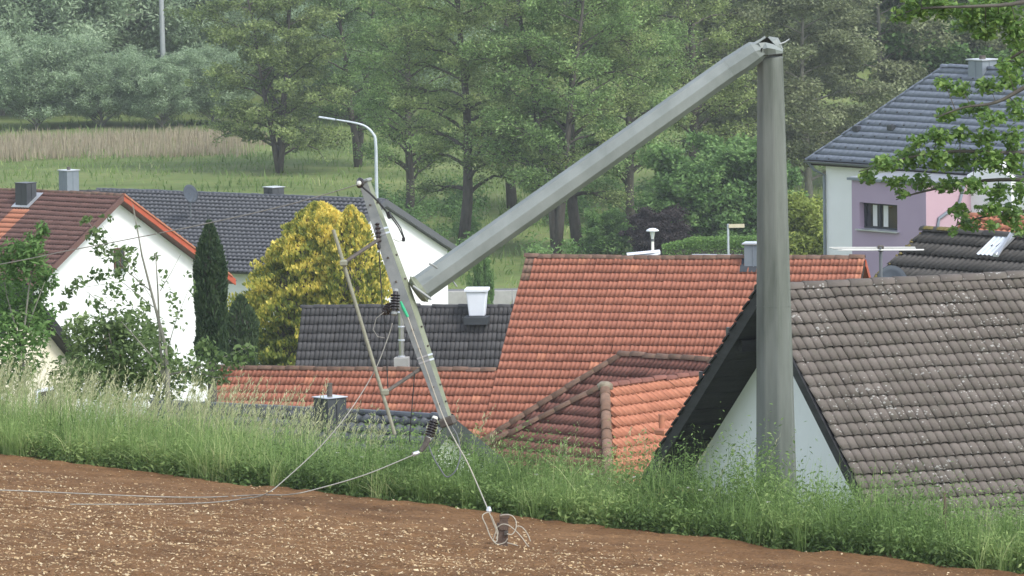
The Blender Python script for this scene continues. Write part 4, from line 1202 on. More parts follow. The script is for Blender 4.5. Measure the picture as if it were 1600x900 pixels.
# crossarm: square beam, grey on one side and grown with algae on the other
aT, aB = at(569, 282, 79.0), at(698, 656, 78.6)
axd = (aB - aT) / np.linalg.norm(aB - aT)
X_, Y_, _ = frame_axes(axd, up=(0, 1, 0))
rot = R(20)
A1 = X_ * math.cos(rot) + Y_ * math.sin(rot); A2 = np.cross(axd, A1)
rings_ = []
for q, hw in ((0, .062), (0.47, .096), (0.53, .096), (1, .062)):
    c = aT + (aB - aT) * q
    rings_.append([c + A1 * sx * hw + A2 * sy * hw for sx, sy in ((-1, -1), (1, -1), (1, 1), (-1, 1))])
V, F = loft(rings_)
arm = fix_normals(MB().raw(V, F).build('crossarm', M['arm'], pole))
arm.data.materials.append(M['algae'])
for p in arm.data.polygons:
    if p.normal.x > 0.15: p.material_index = 1
for q in (0.205, 0.225, 0.735, 0.755):     # pale double bands
    hw = .062 + .034 * (1 - abs(q - 0.5) / 0.5) + 0.006
    c = aT + (aB - aT) * q
    b0 = MB().raw(*loft([[c + axd * e + A1 * sx * hw + A2 * sy * hw for sx, sy in ((-1, -1), (1, -1), (1, 1), (-1, 1))] for e in (-0.012, 0.012)]))
    fix_normals(b0.build('band', M['brightmetal'], arm))
for q in (0.10, 0.32, 0.42, 0.62, 0.70, 0.86, 0.93):     # bolts
    hw = .062 + .034 * (1 - abs(q - 0.5) / 0.5)
    for sd in (A1 * -1, A2 * -1, A1, A2):
        if sd[1] < 0.1:
            MB().lathe(aT + (aB - aT) * q + sd * hw, [(0.016, -0.01), (0.016, 0.02), (0.01, 0.028)], 6, frame_axes(sd)).build('bolt', M['rusty'], arm)
# end bracket at the lower end, rust-dark
MB().bevbox(aB + axd * 0.02 + np.array([0.01, -0.02, 0.0]), 0.19, 0.16, 0.13, (A1, A2, axd), 0.02).build('end_bracket', M['rusty'], arm)
MB().bevbox(aT + axd * 0.01, 0.17, 0.17, 0.05, (A1, A2, axd), 0.015).build('end_plate', M['arm'], arm)
# collar with its clamp ring where the shaft meets the crossarm
fdir = (hub - P0) / np.linalg.norm(hub - P0)
cx = frame_axes(fdir, up=(0, 1, 0))
cl = MB().lathe(hub - fdir * 0.02, [(0.18, -0.05), (0.192, -0.05), (0.192, 0.02), (0.16, 0.05), (0.05, 0.06)], 16, cx).build('collar', M['algae'], pole)
tor = [hub - fdir * (0.03 + 0.03 * math.sin(a)) + cx[0] * 0.2 * math.cos(a) + cx[1] * 0.2 * math.sin(a) for a in np.linspace(0, 2 * math.pi, 25)]
MB().tube(tor, 0.016, 7, cap=False).build('clamp_ring', M['algae'], cl)
MB().tube([hub + cx[0] * 0.1 - np.array([0, .2, 0]), at(672, 466, 78.7), at(673, 469, 78.7)], 0.02, 6).build('clamp_bolt', M['arm'], cl)
# step bolts on the upper shaft
MB().tube([at(683, 419, 78.7), at(676, 414, 78.6), at(670, 412, 78.6)], 0.013, 6).build('step_bolt', M['arm'], us)
MB().tube([at(703, 432, 78.95), at(707, 438, 79.0), at(714, 448, 79.0)], 0.012, 6).build('step_bolt', M['arm'], us)
# struts and the long perch rod beside the crossarm
r0, r1 = at(521, 359, 78.3), at(617, 679, 78.2)
MB().tube([r0 + (r1 - r0) * q for q in np.linspace(0, 1, 6)], 0.025, 9).build('perch_rod', M['bamboo'], pole)
for s_, e_ in (((537, 411), (592, 374)), ((602, 613), (661, 574))):
    st = MB().tube([at(*s_, 78.25), at(*e_, 78.75)], 0.026, 9).build('strut', M['rusty'], pole)
    MB().bevbox(at(*s_, 78.24), 0.1, 0.1, 0.09, None, 0.02).build('strut_clamp', M['bamboo'], st)


def insulator(name, p0, p1, n, rad, par=pole, capmat='arm'):
    p0, p1 = np.asarray(p0), np.asarray(p1)
    L = np.linalg.norm(p1 - p0); ax = frame_axes(p1 - p0)
    prof = [(rad * .55, 0)]
    for k in range(n):
        z = L * (0.12 + 0.76 * k / n); dz = L * 0.76 / n
        prof += [(rad * .55, z), (rad, z + dz * .25), (rad, z + dz * .45), (rad * .55, z + dz * .75)]
    prof += [(rad * .5, L)]
    o = MB().lathe(p0, prof, 14, ax).build(name, M['insul'], par, smooth=False)
    MB().lathe(p0 - ax[2] * 0.04, [(rad * .5, 0), (rad * .62, 0.02), (rad * .62, L * .13), (rad * .4, L * .15)], 12, ax).build('cap', M[capmat], o)
    MB().lathe(p1 - ax[2] * L * .08, [(rad * .5, 0), (rad * .66, 0.01), (rad * .6, L * .12), (rad * .3, L * .16)], 12, ax).build('cap', M[capmat], o)
    return o


insulator('insulator', at(618, 456, 78.55), at(616, 490, 78.45), 6, 0.068)
insulator('insulator', at(610, 477, 78.75), at(600, 489, 78.6), 3, 0.062, capmat='insul')
io = insulator('insulator', at(679, 655, 78.55), at(669, 686, 78.45), 6, 0.07, capmat='lampcream')
MB().tube([at(669, 684, 78.45), at(664, 696, 78.42), at(657, 705, 78.4)], [0.05, 0.04, 0.03], 8).build('clevis', M['rusty'], io)
insulator('insulator', at(590, 343, 78.9), at(592, 386, 78.75), 5, 0.042, capmat='blackcable')
di = MB().lathe(at(566, 286, 78.85), [(0.05, 0), (0.07, 0.02), (0.075, 0.05), (0.04, 0.06)], 14, frame_axes((-0.75, -0.6, 0.1))).build('end_insulator', M['insul'], pole)
MB().lathe(at(563, 286.5, 78.8), [(0.03, 0), (0.036, 0.02), (0.03, 0.04), (0.01, 0.05)], 14, frame_axes((-0.75, -0.6, 0.1))).build('cap', M['lampcream'], di)
MB().tube([at(566, 292, 78.8), at(578, 302, 78.75), at(590, 314, 78.75), at(601, 327, 78.8), at(610, 340, 78.85)], 0.014, 6).build('jumper_cable', M['blackcable'], pole)
for dx in (0, 3):
    MB().tube([at(606 + dx, 333, 78.85), at(614 + dx, 343, 78.9), at(623 + dx, 356, 78.9), at(630 + dx * .4, 371, 78.9)], 0.009, 5).build('jumper_cable', M['blackcable'], pole)
MB().bevbox(at(630.5, 374, 78.9), 0.045, 0.05, 0.06, None, 0.01).build('cable_clamp', M['blackcable'], pole)
MB().tube([at(629, 376, 78.9), at(622, 377, 78.85), at(615, 374, 78.8)], 0.006, 5).build('jumper_cable', M['alu'], pole)
MB().bevbox(at(608, 336, 78.85), 0.05, 0.05, 0.1, (A1, A2, axd), 0.01).build('cable_clamp', M['blackcable'], pole)
MB().tube([at(592, 386, 78.75), at(595, 440, 78.7), at(598, 490, 78.6)], 0.009, 5).build('hanging_cable', M['blackcable'], pole)
MB().tube([at(600, 492, 78.6), at(603, 530, 78.6), at(606, 606, 78.5)], 0.008, 5).build('hanging_cable', M['blackcable'], pole)
MB().tube([at(648, 583, 78.5), at(645, 620, 78.5), at(641, 668, 78.5), at(640, 690, 78.5)], 0.008, 5).build('hanging_cable', M['blackcable'], pole)
MB().tube([at(600, 488, 78.5), at(588, 497, 78.5), at(583, 515, 78.5), at(590, 526, 78.5), at(601, 528, 78.5)], 0.005, 5).build('loose_wire', M['alu'], pole)
MB().tube([at(626, 471, 78.4), at(630, 481, 78.4), at(637, 495, 78.4)], [0.014, 0.024, 0.02], 9).build('green_sleeve', M['green_sleeve'], pole)
MB().tube(smooth_path([at(668, 690, 78.45), at(676, 712, 78.4), at(688, 733, 78.35), at(698, 745, 78.35), at(710, 738, 78.35), at(717, 722, 78.4), at(719, 705, 78.45), at(714, 680, 78.5), at(700, 658, 78.55)]), 0.0105, 6) \
    .build('cable_loop', M['greytube'], pole)


# overhead and fallen wires
def ap(px, py, Y):
    g_ = at_field(px, py)
    return at(px, py, min(Y, g_[1] - 0.35)) if py > 700 else at(px, py, Y)


wire = lambda pts, r, m, label, name='power_line': tag(MB().tube(smooth_path(pts), r, 6).build(name, M[m], smooth=True), label, 'wire')
wire([at(560, 288, 78.7), at(480, 312, 79.2), at(400, 332, 79.8), at(300, 354, 80.5), at(200, 374, 81.2), at(100, 393, 82), at(0, 413, 82.8), at(-300, 466, 85), at(-900, 520, 89)], 0.0075, 'alu',
     'thin overhead wire running from the upper crossarm end to the left edge')
gl = [at_field(q, y_) + np.array([0, 0, 0.06]) for q, y_ in ((380, 786), (330, 792), (260, 794.5), (180, 795), (110, 795))]
wire([at(613, 505, 78.4), at(606, 528, 78.4), at(585, 580, 78.3), at(548, 640, 78.0), ap(505, 693, 77.4), ap(450, 745, 76.4), ap(415, 772, 75.6)] + gl, 0.0075, 'alu',
     'slack wire falling from the middle insulator onto the ploughed field')
gl = [at_field(q, y_) + np.array([0, 0, 0.06]) for q, y_ in ((400, 780), (330, 783.5), (250, 783), (150, 779), (60, 775), (-20, 772), (-200, 768))]
wire([at(652, 708, 78.4), ap(620, 722, 77.9), ap(570, 742, 77.0), ap(510, 760, 76.0), ap(455, 772.5, 75.2)] + gl, 0.008, 'alu', 'wire from the lowest insulator sweeping left along the field')
MB().tube([at(654, 707, 78.4), at(645, 710, 78.35)], 0.03, 8).build('dead_end_clamp', M['brightmetal'], pole)

# guy wire and the steel stake in the field
sb = at_field(784, 853)
stake = thing('ground_stake', 'short rusty steel stake standing in the ploughed field', 'stake', sb)
kk = FPX / sb[1]
H1 = 47 / kk
MB().raw(*loft([[sb + np.array([dx + z * 0.05, dy, z]) for dx, dy in ((-.075, -.03), (.075, -.03), (.075, .03), (-.075, .03))] for z in (-0.1, H1 * .78)])).build('post', M['stump'], stake)
MB().raw(*loft([[sb + np.array([dx + 0.02 + (z - .3) * 0.12, dy, z]) for dx, dy in ((-.045, -.05), (.06, -.05), (.06, .05), (-.045, .05))] for z in (H1 * .55, H1)])).build('upper_plate', M['stump'], stake)
MB().bevbox(sb + np.array([0.04, 0, H1]), 0.13, 0.11, 0.05, None, 0.01).build('head', M['stump'], stake)
MB().bevbox(sb + np.array([0.06, -0.06, H1 * .45]), 0.05, 0.05, 0.06, None, 0.01).build('bolt', M['rusty'], stake)
gx = sb[1]
gp = lambda x, y_, dy=-0.05: at(x, y_, gx + dy)
wire([at(637, 495, 78.4), at(660, 560, 78.3), at(690, 645, 78.2), at(712, 690, 77.2), at(730, 722, 76.6), at(748, 762, 75.8), gp(764, 800)], 0.0095, 'rope',
     'pale guy wire stretched from the green sleeve down to the stake', 'guy_wire')
lo = thing('wire_coil', 'tangled loops of pale guy wire around the stake', 'wire', sb + np.array([0, -0.1, 0]))
for pts in ([(764, 800), (772, 820), (777, 835), (776, 846), (771, 843), (775, 826), (768, 806)],
            [(765, 800), (756, 803), (754, 809), (760, 822), (766, 838), (776, 850), (788, 848), (793, 842)],
            [(764, 801), (773, 818), (778, 832), (775, 842)],
            [(782, 806), (790, 804), (800, 806), (806, 814), (806, 826), (800, 835), (792, 834)],
            [(776, 825), (784, 819.5), (793, 820), (802, 826), (814, 838), (826, 854), (836, 860)],
            [(808, 822), (816, 824), (824, 834), (829, 846)],
            [(792, 848), (804, 851), (815, 855), (822, 853)]):
    MB().tube(smooth_path([gp(a, b_, -0.08 - 0.02 * i) for i, (a, b_) in enumerate(pts)]), 0.0075, 5).build('loop', M['rope'], lo, smooth=True)
MB().lathe(gp(764, 798, -.06), [(0.02, -.03), (0.035, 0), (0.02, .05)], 8).build('wire_clamp', M['brightmetal'], lo)
# rusty peg at the right in the weeds
p = at(1476, 795, 73.6)
tag(MB().tube([p + np.array([0, 0, -.5]), p + np.array([0, 0, .22])], [0.022, 0.022], 7).build('boundary_peg', M['stump']), 'thin rusty peg among the weeds at the right', 'peg')

# ------------------------------------------------------------------ lamps, signs, aerials
LY = 322
lamp = thing('street_lamp', 'tall grey street lamp with a curved arm, behind the crossarm tip', 'street lamp', (*at(589, 330, LY)[:2], 0))
bs = at(589.5, 300, LY); bs[2] = float(ground_z(bs[0], bs[1]))
MB().tube(smooth_path([bs, at(588.5, 300, LY), at(587, 225, LY), at(582, 208, LY), at(570, 197, LY), at(552, 191.5, LY), at(525, 187, LY)]), np.linspace(0.11, 0.045, 49), 10).build('pole', M['lampgrey'], lamp, smooth=True)
MB().bevbox(at(511, 184.8, LY), 0.95, 0.28, 0.1, frame_axes((0, 0, 1), (0, 1, 0.0))[:0] or (np.array([0.985, 0, -0.17]), np.array([0, 1.0, 0]), np.array([.17, 0, .985])), 0.03).build('lamp_head', M['lampgrey'], lamp)

lp = at(1020, 405, 300)
gl_ = float(ground_z(lp[0], lp[1]))
gln = thing('garden_lamp', 'small cream lamp post with a mushroom cap above the red ridge', 'street lamp', (lp[0], lp[1], gl_))
zt_ = at(1020, 377, 300)[2]
MB().tube([(lp[0], lp[1], gl_), (lp[0], lp[1], zt_)], 0.075, 12).build('post', M['lampcream'], gln, smooth=True)
MB().lathe((lp[0], lp[1], zt_), [(0.09, 0), (0.09, 0.13), (0.05, 0.13)], 12).build('collar', M['gutter'], gln)
zz = zt_ + 0.13
MB().lathe((lp[0], lp[1], zz), [(0.055, 0), (0.11, 0.35), (0.105, 0.35), (0.04, 0.02)], 12).build('lamp_glass', M['plaster_white'], gln)
for k in range(4):
    a = k * math.pi / 2 + 0.5
    MB().tube([(lp[0] + .06 * math.cos(a), lp[1] + .06 * math.sin(a), zz), (lp[0] + .15 * math.cos(a), lp[1] + .15 * math.sin(a), zz + .42)], 0.02, 5).build('stay', M['lampcream'], gln)
MB().lathe((lp[0], lp[1], zz + .4), [(0.33, 0), (0.35, 0.015), (0.3, 0.08), (0.18, 0.14), (0.02, 0.165)], 20).build('cap', M['plaster_white'], gln, smooth=True)

sp_ = at(1139, 405, 300); gs = float(ground_z(sp_[0], sp_[1]))
sg = thing('street_sign', 'narrow street name sign on a thin grey post, left of the pole', 'sign', (sp_[0], sp_[1], gs))
zt_ = at(1139, 350, 300)[2]
MB().tube([(sp_[0], sp_[1], gs), (sp_[0] - .03, sp_[1], zt_)], 0.06, 10).build('post', M['lampgrey'], sg)
MB().bevbox(at(1151, 353, 299.9), 0.82, 0.03, 0.2, None, 0.008).build('sign_plate', M['signface'], sg)

# yagi aerial beside F's ridge
ap = at(1376, 440, 96)
an = thing('television_aerial', 'pale television aerial with long rods behind the grey ridge', 'aerial', (*ap[:2], ap[2] - 2.5))
MB().tube([ap + np.array([0, 0, -2.5]), at(1376, 384, 96)], 0.03, 8).build('mast', M['gutter'], an)
MB().bevbox(at(1376, 388, 95.95), 0.1, 0.1, 0.1, None, 0.01).build('mast_clamp', M['rusty'], an)
for k, (x0, x1, y_, dy) in enumerate(((1296, 1430, 386.5, 0.0), (1301, 1431, 388.2, 0.25), (1316, 1444, 390, -0.25), (1310, 1443, 390.8, -0.5))):
    MB().tube([at(x0, y_ + .4, 96 + dy), at(x1, y_, 96 + dy)], 0.011, 6).build('rod', M['antenna'], an)
MB().tube([at(1376, 387, 95.4), at(1377, 389, 96.4)], 0.018, 6).build('boom', M['gutter'], an)
# dish behind F's ridge
dp = at(1393, 440, 97)
dd = thing('satellite_dish', 'blue-grey satellite dish just above the grey ridge', 'satellite dish', dp - np.array([0, 0, .6]))
MB().lathe(dp, [(0.02, -0.06), (0.14, -0.05), (0.23, -.01), (0.27, 0.03), (0.275, 0.04), (0.2, -0.015), (0.02, -0.04)], 20, frame_axes((0.25, -0.95, 0.3))).build('reflector', M['dish'], dd, smooth=True)
MB().tube([dp + np.array([0, .06, 0]), dp + np.array([0, .12, -.8])], 0.025, 6).build('mast', M['gutter'], dd)
MB().tube([dp + np.array([0.1, -0.1, -.2]), dp + np.array([0.22, -.35, 0.0])], 0.012, 5).build('feed_arm', M['brightmetal'], dd)

# second pole far off by the willows
fp = at(256, 140, 514)
gfp = float(ground_z(fp[0], fp[1]))
far = thing('power_pole', 'distant plain grey pole rising from the willows at upper left', 'power pole', (fp[0], fp[1], gfp))
tp = at(251, -40, 514)
MB().tube([(fp[0] + .15, fp[1], gfp), fp, tp], [0.32, 0.265, 0.2], 12).build('shaft', M['pole'], far, smooth=True)
MB().bevbox(tp + np.array([0, 0, -.3]), 2.2, 0.15, 0.15, None, 0.02).build('crossarm', M['lampgrey'], far)

# white canopy and pale rail behind the big red ridge
cn = at(1000, 402, 290)
cv = thing('canopy', 'white sloping canopy edge just above the red ridge', 'canopy', (*cn[:2], cn[2] - 2.2))
MB().prism([at(980, 399, 290), at(1002, 397, 290), at(1032, 394, 293), at(1032, 397, 293), at(1003, 406, 290), at(981, 406, 290)], (0, 1.5, 0)).build('roof_sheet', M['plaster_white'], cv)
for x_ in (985, 1028):
    q = at(x_, 404, 291)
    MB().tube([(q[0], q[1], float(ground_z(q[0], q[1]))), q], 0.04, 6).build('post', M['plaster_white'], cv)

# ------------------------------------------------------------------ plants


def leaf_quads(c, size, normal_up=0.4, aspect=0.55, droop=0.0, rg=rng):
    """rhombic leaves at centres c (N,3) with sizes; returns verts and triangles"""
    n = len(c)
    size = np.broadcast_to(np.asarray(size, float), (n,))[:, None]
    nr = rg.normal(size=(n, 3)); nr[:, 2] = np.abs(nr[:, 2]) + normal_up * 1.5
    nr /= np.linalg.norm(nr, axis=1)[:, None]
    d = rg.normal(size=(n, 3)); d[:, 2] -= droop
    d -= nr * np.sum(d * nr, 1)[:, None]; d /= np.linalg.norm(d, axis=1)[:, None] + 1e-9
    e = np.cross(nr, d)
    L = size * rg.uniform(0.7, 1.3, (n, 1))
    V = np.stack([c - d * L * .5, c + e * L * aspect * .5 + nr * L * 0.08 - d * L * .05, c + d * L * .5, c - e * L * aspect * .5 + nr * L * 0.08 - d * L * .05], 1).reshape(-1, 3)
    i = np.arange(n) * 4
    F = np.concatenate([np.stack([i, i + 1, i + 2], -1), np.stack([i, i + 2, i + 3], -1)])
    return V, F


def leaves_from_clumps(cl, rad, per, size, flat=1.0, shell=0.5, up=0.4, aspect=0.55, droop=0.0, tint_sd=0.16, ctint=None, rg=rng):
    """clumps of leaves: cl (M,3) centres, rad (M,) radii, per leaves each"""
    m = len(cl)
    d = rg.normal(size=(m, per, 3)); d /= np.linalg.norm(d, axis=2)[..., None]
    r = rg.uniform(0, 1, (m, per, 1)) ** shell
    P = d * r * np.asarray(rad).reshape(-1, 1, 1)
    P[..., 2] *= flat
    P = (P + cl[:, None, :])
    ct = rg.normal(0.5, 0.2, (m, 1)) if ctint is None else np.asarray(ctint).reshape(-1, 1)
    t_ = np.clip(ct + rg.normal(0, tint_sd, (m, per)), 0, 1)
    V, F = leaf_quads(P.reshape(-1, 3), size, up, aspect, droop, rg)
    return V, F, np.repeat(t_.ravel(), 4)


def skeleton(H, spread, nl, h0=0.25, r0=0.25, rise=0.35, prof=None, lean=0.04, sub=3, rg=rng, bend=0.15, clump_step=0.9, two=False):
    """trunk and limbs as tubes; returns MB and clump centres"""
    mb = MB()
    pts = []; x = y = 0.0
    n = 9
    for k in range(n):
        q = k / (n - 1)
        pts.append((x, y, H * q)); x += rg.normal(0, lean) * H / n; y += rg.normal(0, lean) * H / n
    pts = np.array(pts)
    mb.tube(pts, r0 * (1 - 0.93 * np.linspace(0, 1, n) ** 0.85), 8)
    cl = [pts[-1]]
    at_h = lambda q: np.array([np.interp(q, np.linspace(0, 1, n), pts[:, i]) for i in range(3)])
    for i in range(nl):
        q = h0 + (0.97 - h0) * (i + rg.uniform(0, 1)) / nl
        az = i * 2.399 + rg.normal(0, 0.3)
        L = spread * (prof(q) if prof else math.sqrt(max(0.05, 1 - ((q - 0.45) / 0.58) ** 2))) * rg.uniform(0.75, 1.15)
        b0 = at_h(q); ri = rise + rg.normal(0, 0.15)
        m = 6
        bp = []
        ddir = np.array([math.cos(az), math.sin(az), ri])
        for k in range(m):
            f = k / (m - 1)
            bp.append(b0 + ddir * L * f + np.array([0, 0, -bend * L * f * f]) + rg.normal(0, 0.03 * L, 3) * f)
        bp = np.array(bp)
        rb = r0 * (1 - 0.85 * q) * 0.42
        mb.tube(bp, rb * (1 - 0.85 * np.linspace(0, 1, m)), 5, cap=False)
        for f in np.arange(0.35, 1.01, clump_step / max(L, 0.5)):
            cl.append(np.array([np.interp(f, np.linspace(0, 1, m), bp[:, j]) for j in range(3)]))
        for k in range(sub):
            f = rg.uniform(0.3, 0.9)
            p0 = np.array([np.interp(f, np.linspace(0, 1, m), bp[:, j]) for j in range(3)])
            a2 = az + rg.choice([-1, 1]) * rg.uniform(0.5, 1.1)
            l2 = L * rg.uniform(0.25, 0.5)
            p1 = p0 + np.array([math.cos(a2), math.sin(a2), ri * 0.8]) * l2 * .5; p2 = p0 + np.array([math.cos(a2), math.sin(a2), ri * .4]) * l2
            mb.tube([p0, p1, p2], [rb * .4, rb * .28, rb * .1], 4, cap=False)
            cl += [p1, p2]
    return mb, np.array(cl)


PROTO = {}


def multi_skeleton(H, spread, nl, rg, stems=3, **kw):
    mb, cls = MB(), []
    for k in range(stems):
        m1, c1 = skeleton(H * (1 - .12 * k), spread * .8, nl // stems + 2, rg=rg, **kw)
        a = k * 2 * math.pi / stems + .6; tl = 0.16
        P = np.array(m1.v); P[:, :2] += np.array([math.cos(a), math.sin(a)]) * (P[:, 2:] * tl); c1 = c1.copy(); c1[:, :2] += np.array([math.cos(a), math.sin(a)]) * (c1[:, 2:] * tl)
        mb.raw(P, m1.f); cls.append(c1)
    return mb, np.concatenate(cls)


def tree_proto(key, H, spread, nl, leaf, leafmat, bark, per=60, crad=0.9, flat=0.6, seed=1, **kw):
    rg = np.random.default_rng(seed)
    up = kw.pop('up', 0.4); aspect = kw.pop('aspect', 0.55); droop = kw.pop('droop', 0.0)
    stems = kw.pop('stems', 1)
    mb, cl = skeleton(H, spread, nl, rg=rg, **kw) if stems == 1 else multi_skeleton(H, spread, nl, rg, stems, **kw)
    me = bpy.data.meshes.new(key + '_trunk'); me.from_pydata(mb.v, [], mb.f); me.update(); me.materials.append(bark)
    me.polygons.foreach_set('use_smooth', [True] * len(me.polygons))
    V, F, T = leaves_from_clumps(cl, rg.uniform(0.6, 1.3, len(cl)) * crad, per, leaf, flat, 0.45, up, aspect, droop, rg=rg)
    ml = np_mesh(key + '_crown', V, F, T); ml.materials.append(leafmat)
    PROTO[key] = (me, ml)


def plant_tree(key, name, label, cat, x, y, z=None, scale=1.0, rot=0.0, group=None, sz=None):
    z = float(ground_z(x, y)) - 0.1 if z is None else z
    o = thing(name, label, cat, (x, y, z), group)
    o.rotation_euler = (0, 0, rot); o.scale = (scale, scale, sz or scale)
    for nm, me in zip(('trunk', 'crown'), PROTO[key]):
        c = bpy.data.objects.new(nm, me); C.objects.link(c); c.parent = o
    return o


def base_of(px, Y):
    p = at(px, 300, Y)
    return p[0], Y


alder_prof = lambda q: 0.4 + 0.72 * math.sin(math.pi * min(1.0, 0.08 + q * 0.98))
tree_proto('alder_a', 25, 4.9, 46, 0.205, M['lf_alder'], M['bark'], per=88, crad=0.86, flat=0.8, seed=3, h0=0.13, r0=0.44, rise=0.7, prof=alder_prof, sub=4, up=0.4, lean=0.045, bend=0.55)
tree_proto('alder_b', 24, 5.0, 52, 0.205, M['lf_alder2'], M['bark'], stems=2, per=80, crad=0.88, flat=0.85, seed=5, h0=0.12, r0=0.36, rise=0.8, prof=alder_prof, sub=4, up=0.4, lean=0.05, bend=0.55)
tree_proto('olive', 17, 5.0, 40, 0.26, M['lf_olive'], M['barkpale'], per=105, crad=0.9, flat=0.7, seed=8, h0=0.08, r0=0.3, rise=0.5, sub=4, up=0.5, bend=0.3)
tree_proto('meadow', 20, 5.6, 66, 0.24, M['lf_alder'], M['bark'], per=60, crad=0.66, flat=0.75, seed=12, h0=0.08, r0=0.28, rise=0.75, sub=5, up=0.3, bend=0.6, stems=3,
           prof=lambda q: 0.45 + 0.65 * math.sin(math.pi * min(1, .2 + q * .85)))
tree_proto('broad', 15, 5.2, 40, 0.42, M['lf_forest'], M['bark'], per=95, crad=1.15, flat=0.75, seed=21, h0=0.1, r0=0.3, rise=0.5, sub=3)
tree_proto('broad_b', 16, 5.0, 40, 0.42, M['lf_green'], M['bark'], per=95, crad=1.15, flat=0.75, seed=22, h0=0.1, r0=0.3, rise=0.5, sub=3)
tree_proto('willow_a', 10, 6.2, 60, 0.36, M['lf_willow'], M['barkpale'], per=86, crad=1.15, flat=0.85, seed=31, h0=0.03, r0=0.22, rise=0.75, sub=4, aspect=0.3, up=0.2,
           prof=lambda q: 0.3 + 0.8 * math.sqrt(max(0, 1 - ((q - 0.2) / 0.85) ** 2)))
tree_proto('willow_b', 8, 6.5, 60, 0.36, M['lf_willow'], M['barkpale'], per=86, crad=1.1, flat=0.85, seed=33, h0=0.03, r0=0.2, rise=0.7, sub=4, aspect=0.3, up=0.2,
           prof=lambda q: 0.3 + 0.8 * math.sqrt(max(0, 1 - ((q - 0.2) / 0.85) ** 2)))
tree_proto('bush', 5.5, 2.6, 46, 0.26, M['lf_green'], M['bark'], per=84, crad=0.62, flat=0.85, seed=41, h0=0.03, r0=0.12, rise=0.6, sub=3,
           prof=lambda q: 0.4 + 0.7 * math.sqrt(max(0, 1 - ((q - 0.35) / 0.7) ** 2)))
tree_proto('copper', 4.2, 2.3, 40, 0.2, M['lf_purple'], M['bark'], per=110, crad=0.5, flat=0.8, seed=42, h0=0.03, r0=0.1, rise=0.6, sub=3, droop=0.5)
tree_proto('limebush', 7.0, 1.5, 44, 0.2, M['lf_lime'], M['bark'], per=90, crad=0.5, flat=0.9, seed=43, h0=0.03, r0=0.12, rise=0.5, sub=3)

# alders along the stream, behind the houses
for key, px, Y, rt, sc, lb in (
        ('alder_a', 722, 379, 0.4, 1.0, 'tall alder with a thick dark trunk, left of the fallen shaft'),
        ('alder_b', 868, 372, 2.0, 1.0, 'alder whose leaning trunk shows under the fallen shaft, left of its twin'),
        ('alder_a', 903, 374, 3.6, 0.98, 'alder whose trunk shows under the fallen shaft, right of its twin'),
        ('alder_b', 640, 402, 1.1, 0.92, 'slender alder above the crossarm tip'),
        ('alder_a', 800, 410, 5.2, 0.95, 'alder in the second row between the thick trunks'),
        ('alder_b', 985, 395, 4.1, 0.95, 'alder above the middle of the fallen shaft'),
        ('alder_a', 1075, 405, 0.9, 1.0, 'alder left of the fold of the pole'),
        ('olive', 1160, 420, 2.2, 1.15, 'olive-green tree directly behind the fold of the pole'),
        ('olive', 1265, 410, 0.3, 1.1, 'olive-green tree just right of the standing pole'),
        ('olive', 1365, 425, 3.1, 1.15, 'pale olive tree above the left roof corner of the mauve house'),
        ('broad_b', 1450, 430, 1.0, 1.1, 'green tree above the ridge of the slate-blue roof'),
        ('olive', 1545, 430, 4.4, 1.1, 'olive tree behind the zinc chimney of the mauve house'),
        ('alder_b', 560, 452, 0.2, 0.9, 'thin alder right of the lone meadow tree')):
    x, y = base_of(px, Y)
    plant_tree(key, 'tree', lb, 'tree', x, y, None, sc, rt, 'trees along the stream')
x, y = base_of(437, 447)
plant_tree('meadow', 'tree', 'lone spreading tree standing in the meadow before the reeds', 'tree', x, y, None, 1.0, 0.6)
for key, px, Y, rt, sc, lb in (
        ('willow_a', 5, 524, 0.4, 1.6, 'tallest grey-green willow at the left edge'),
        ('willow_a', 105, 527, 2.4, 1.4, 'big grey-green willow left of the distant pole'),
        ('willow_a', 190, 536, 5.0, 1.05, 'willow just left of the distant pole'),
        ('willow_b', 60, 505, 4.0, 0.75, 'low willow behind the reeds, nearest the left edge'),
        ('willow_b', 160, 504, 1.0, 0.62, 'low willow behind the reeds, left of the distant pole'),
        ('willow_b', 255, 503, 1.4, 0.60, 'low willow hiding the foot of the distant pole'),
        ('willow_b', 335, 506, 5.5, 0.62, 'low willow behind the end of the reeds'),
        ('willow_b', 310, 532, 3.5, 1.15, 'taller willow right of the distant pole'),
        ('willow_a', 440, 535, 3.3, 0.95, 'willow behind the lone meadow tree'),
        ('willow_b', 545, 515, 0.9, 1.0, 'pale willow above the street lamp'),
        ('willow_b', 640, 505, 2.9, 1.0, 'pale willow showing between the alders')):
    x, y = base_of(px, Y)
    plant_tree(key, 'willow', lb, 'tree', x, y, None, sc, rt, 'willows behind the reeds')
for key, nm, px, Y, rt, sc, lb, cat in (
        ('bush', 'bush', 1090, 366, 0.5, 1.15, 'round fresh green bush behind the street sign', 'bush'),
        ('bush', 'bush', 1155, 368, 2.5, 1.2, 'fresh green bush just left of the standing pole', 'bush'),
        ('copper', 'bush', 1030, 362, 1.5, 0.78, 'dark copper-leaved bush behind the mushroom lamp', 'bush'),
        ('bush', 'bush', 945, 368, 4.5, 0.5, 'small green bush right of the alder trunks', 'bush'),
        ('limebush', 'bush', 1258, 300, 0.5, 1.3, 'lime-green conifer between the standing pole and the mauve house', 'bush')):
    x, y = base_of(px, Y)
    plant_tree(key, nm, lb, cat, x, y, None, sc, rt)

x, y = base_of(751, 310)
plant_tree('bush', 'bush', 'narrow green bush beside the white gable, above the white chimney', 'bush', x, y, None, 0.22, 1.9, None, 0.95)

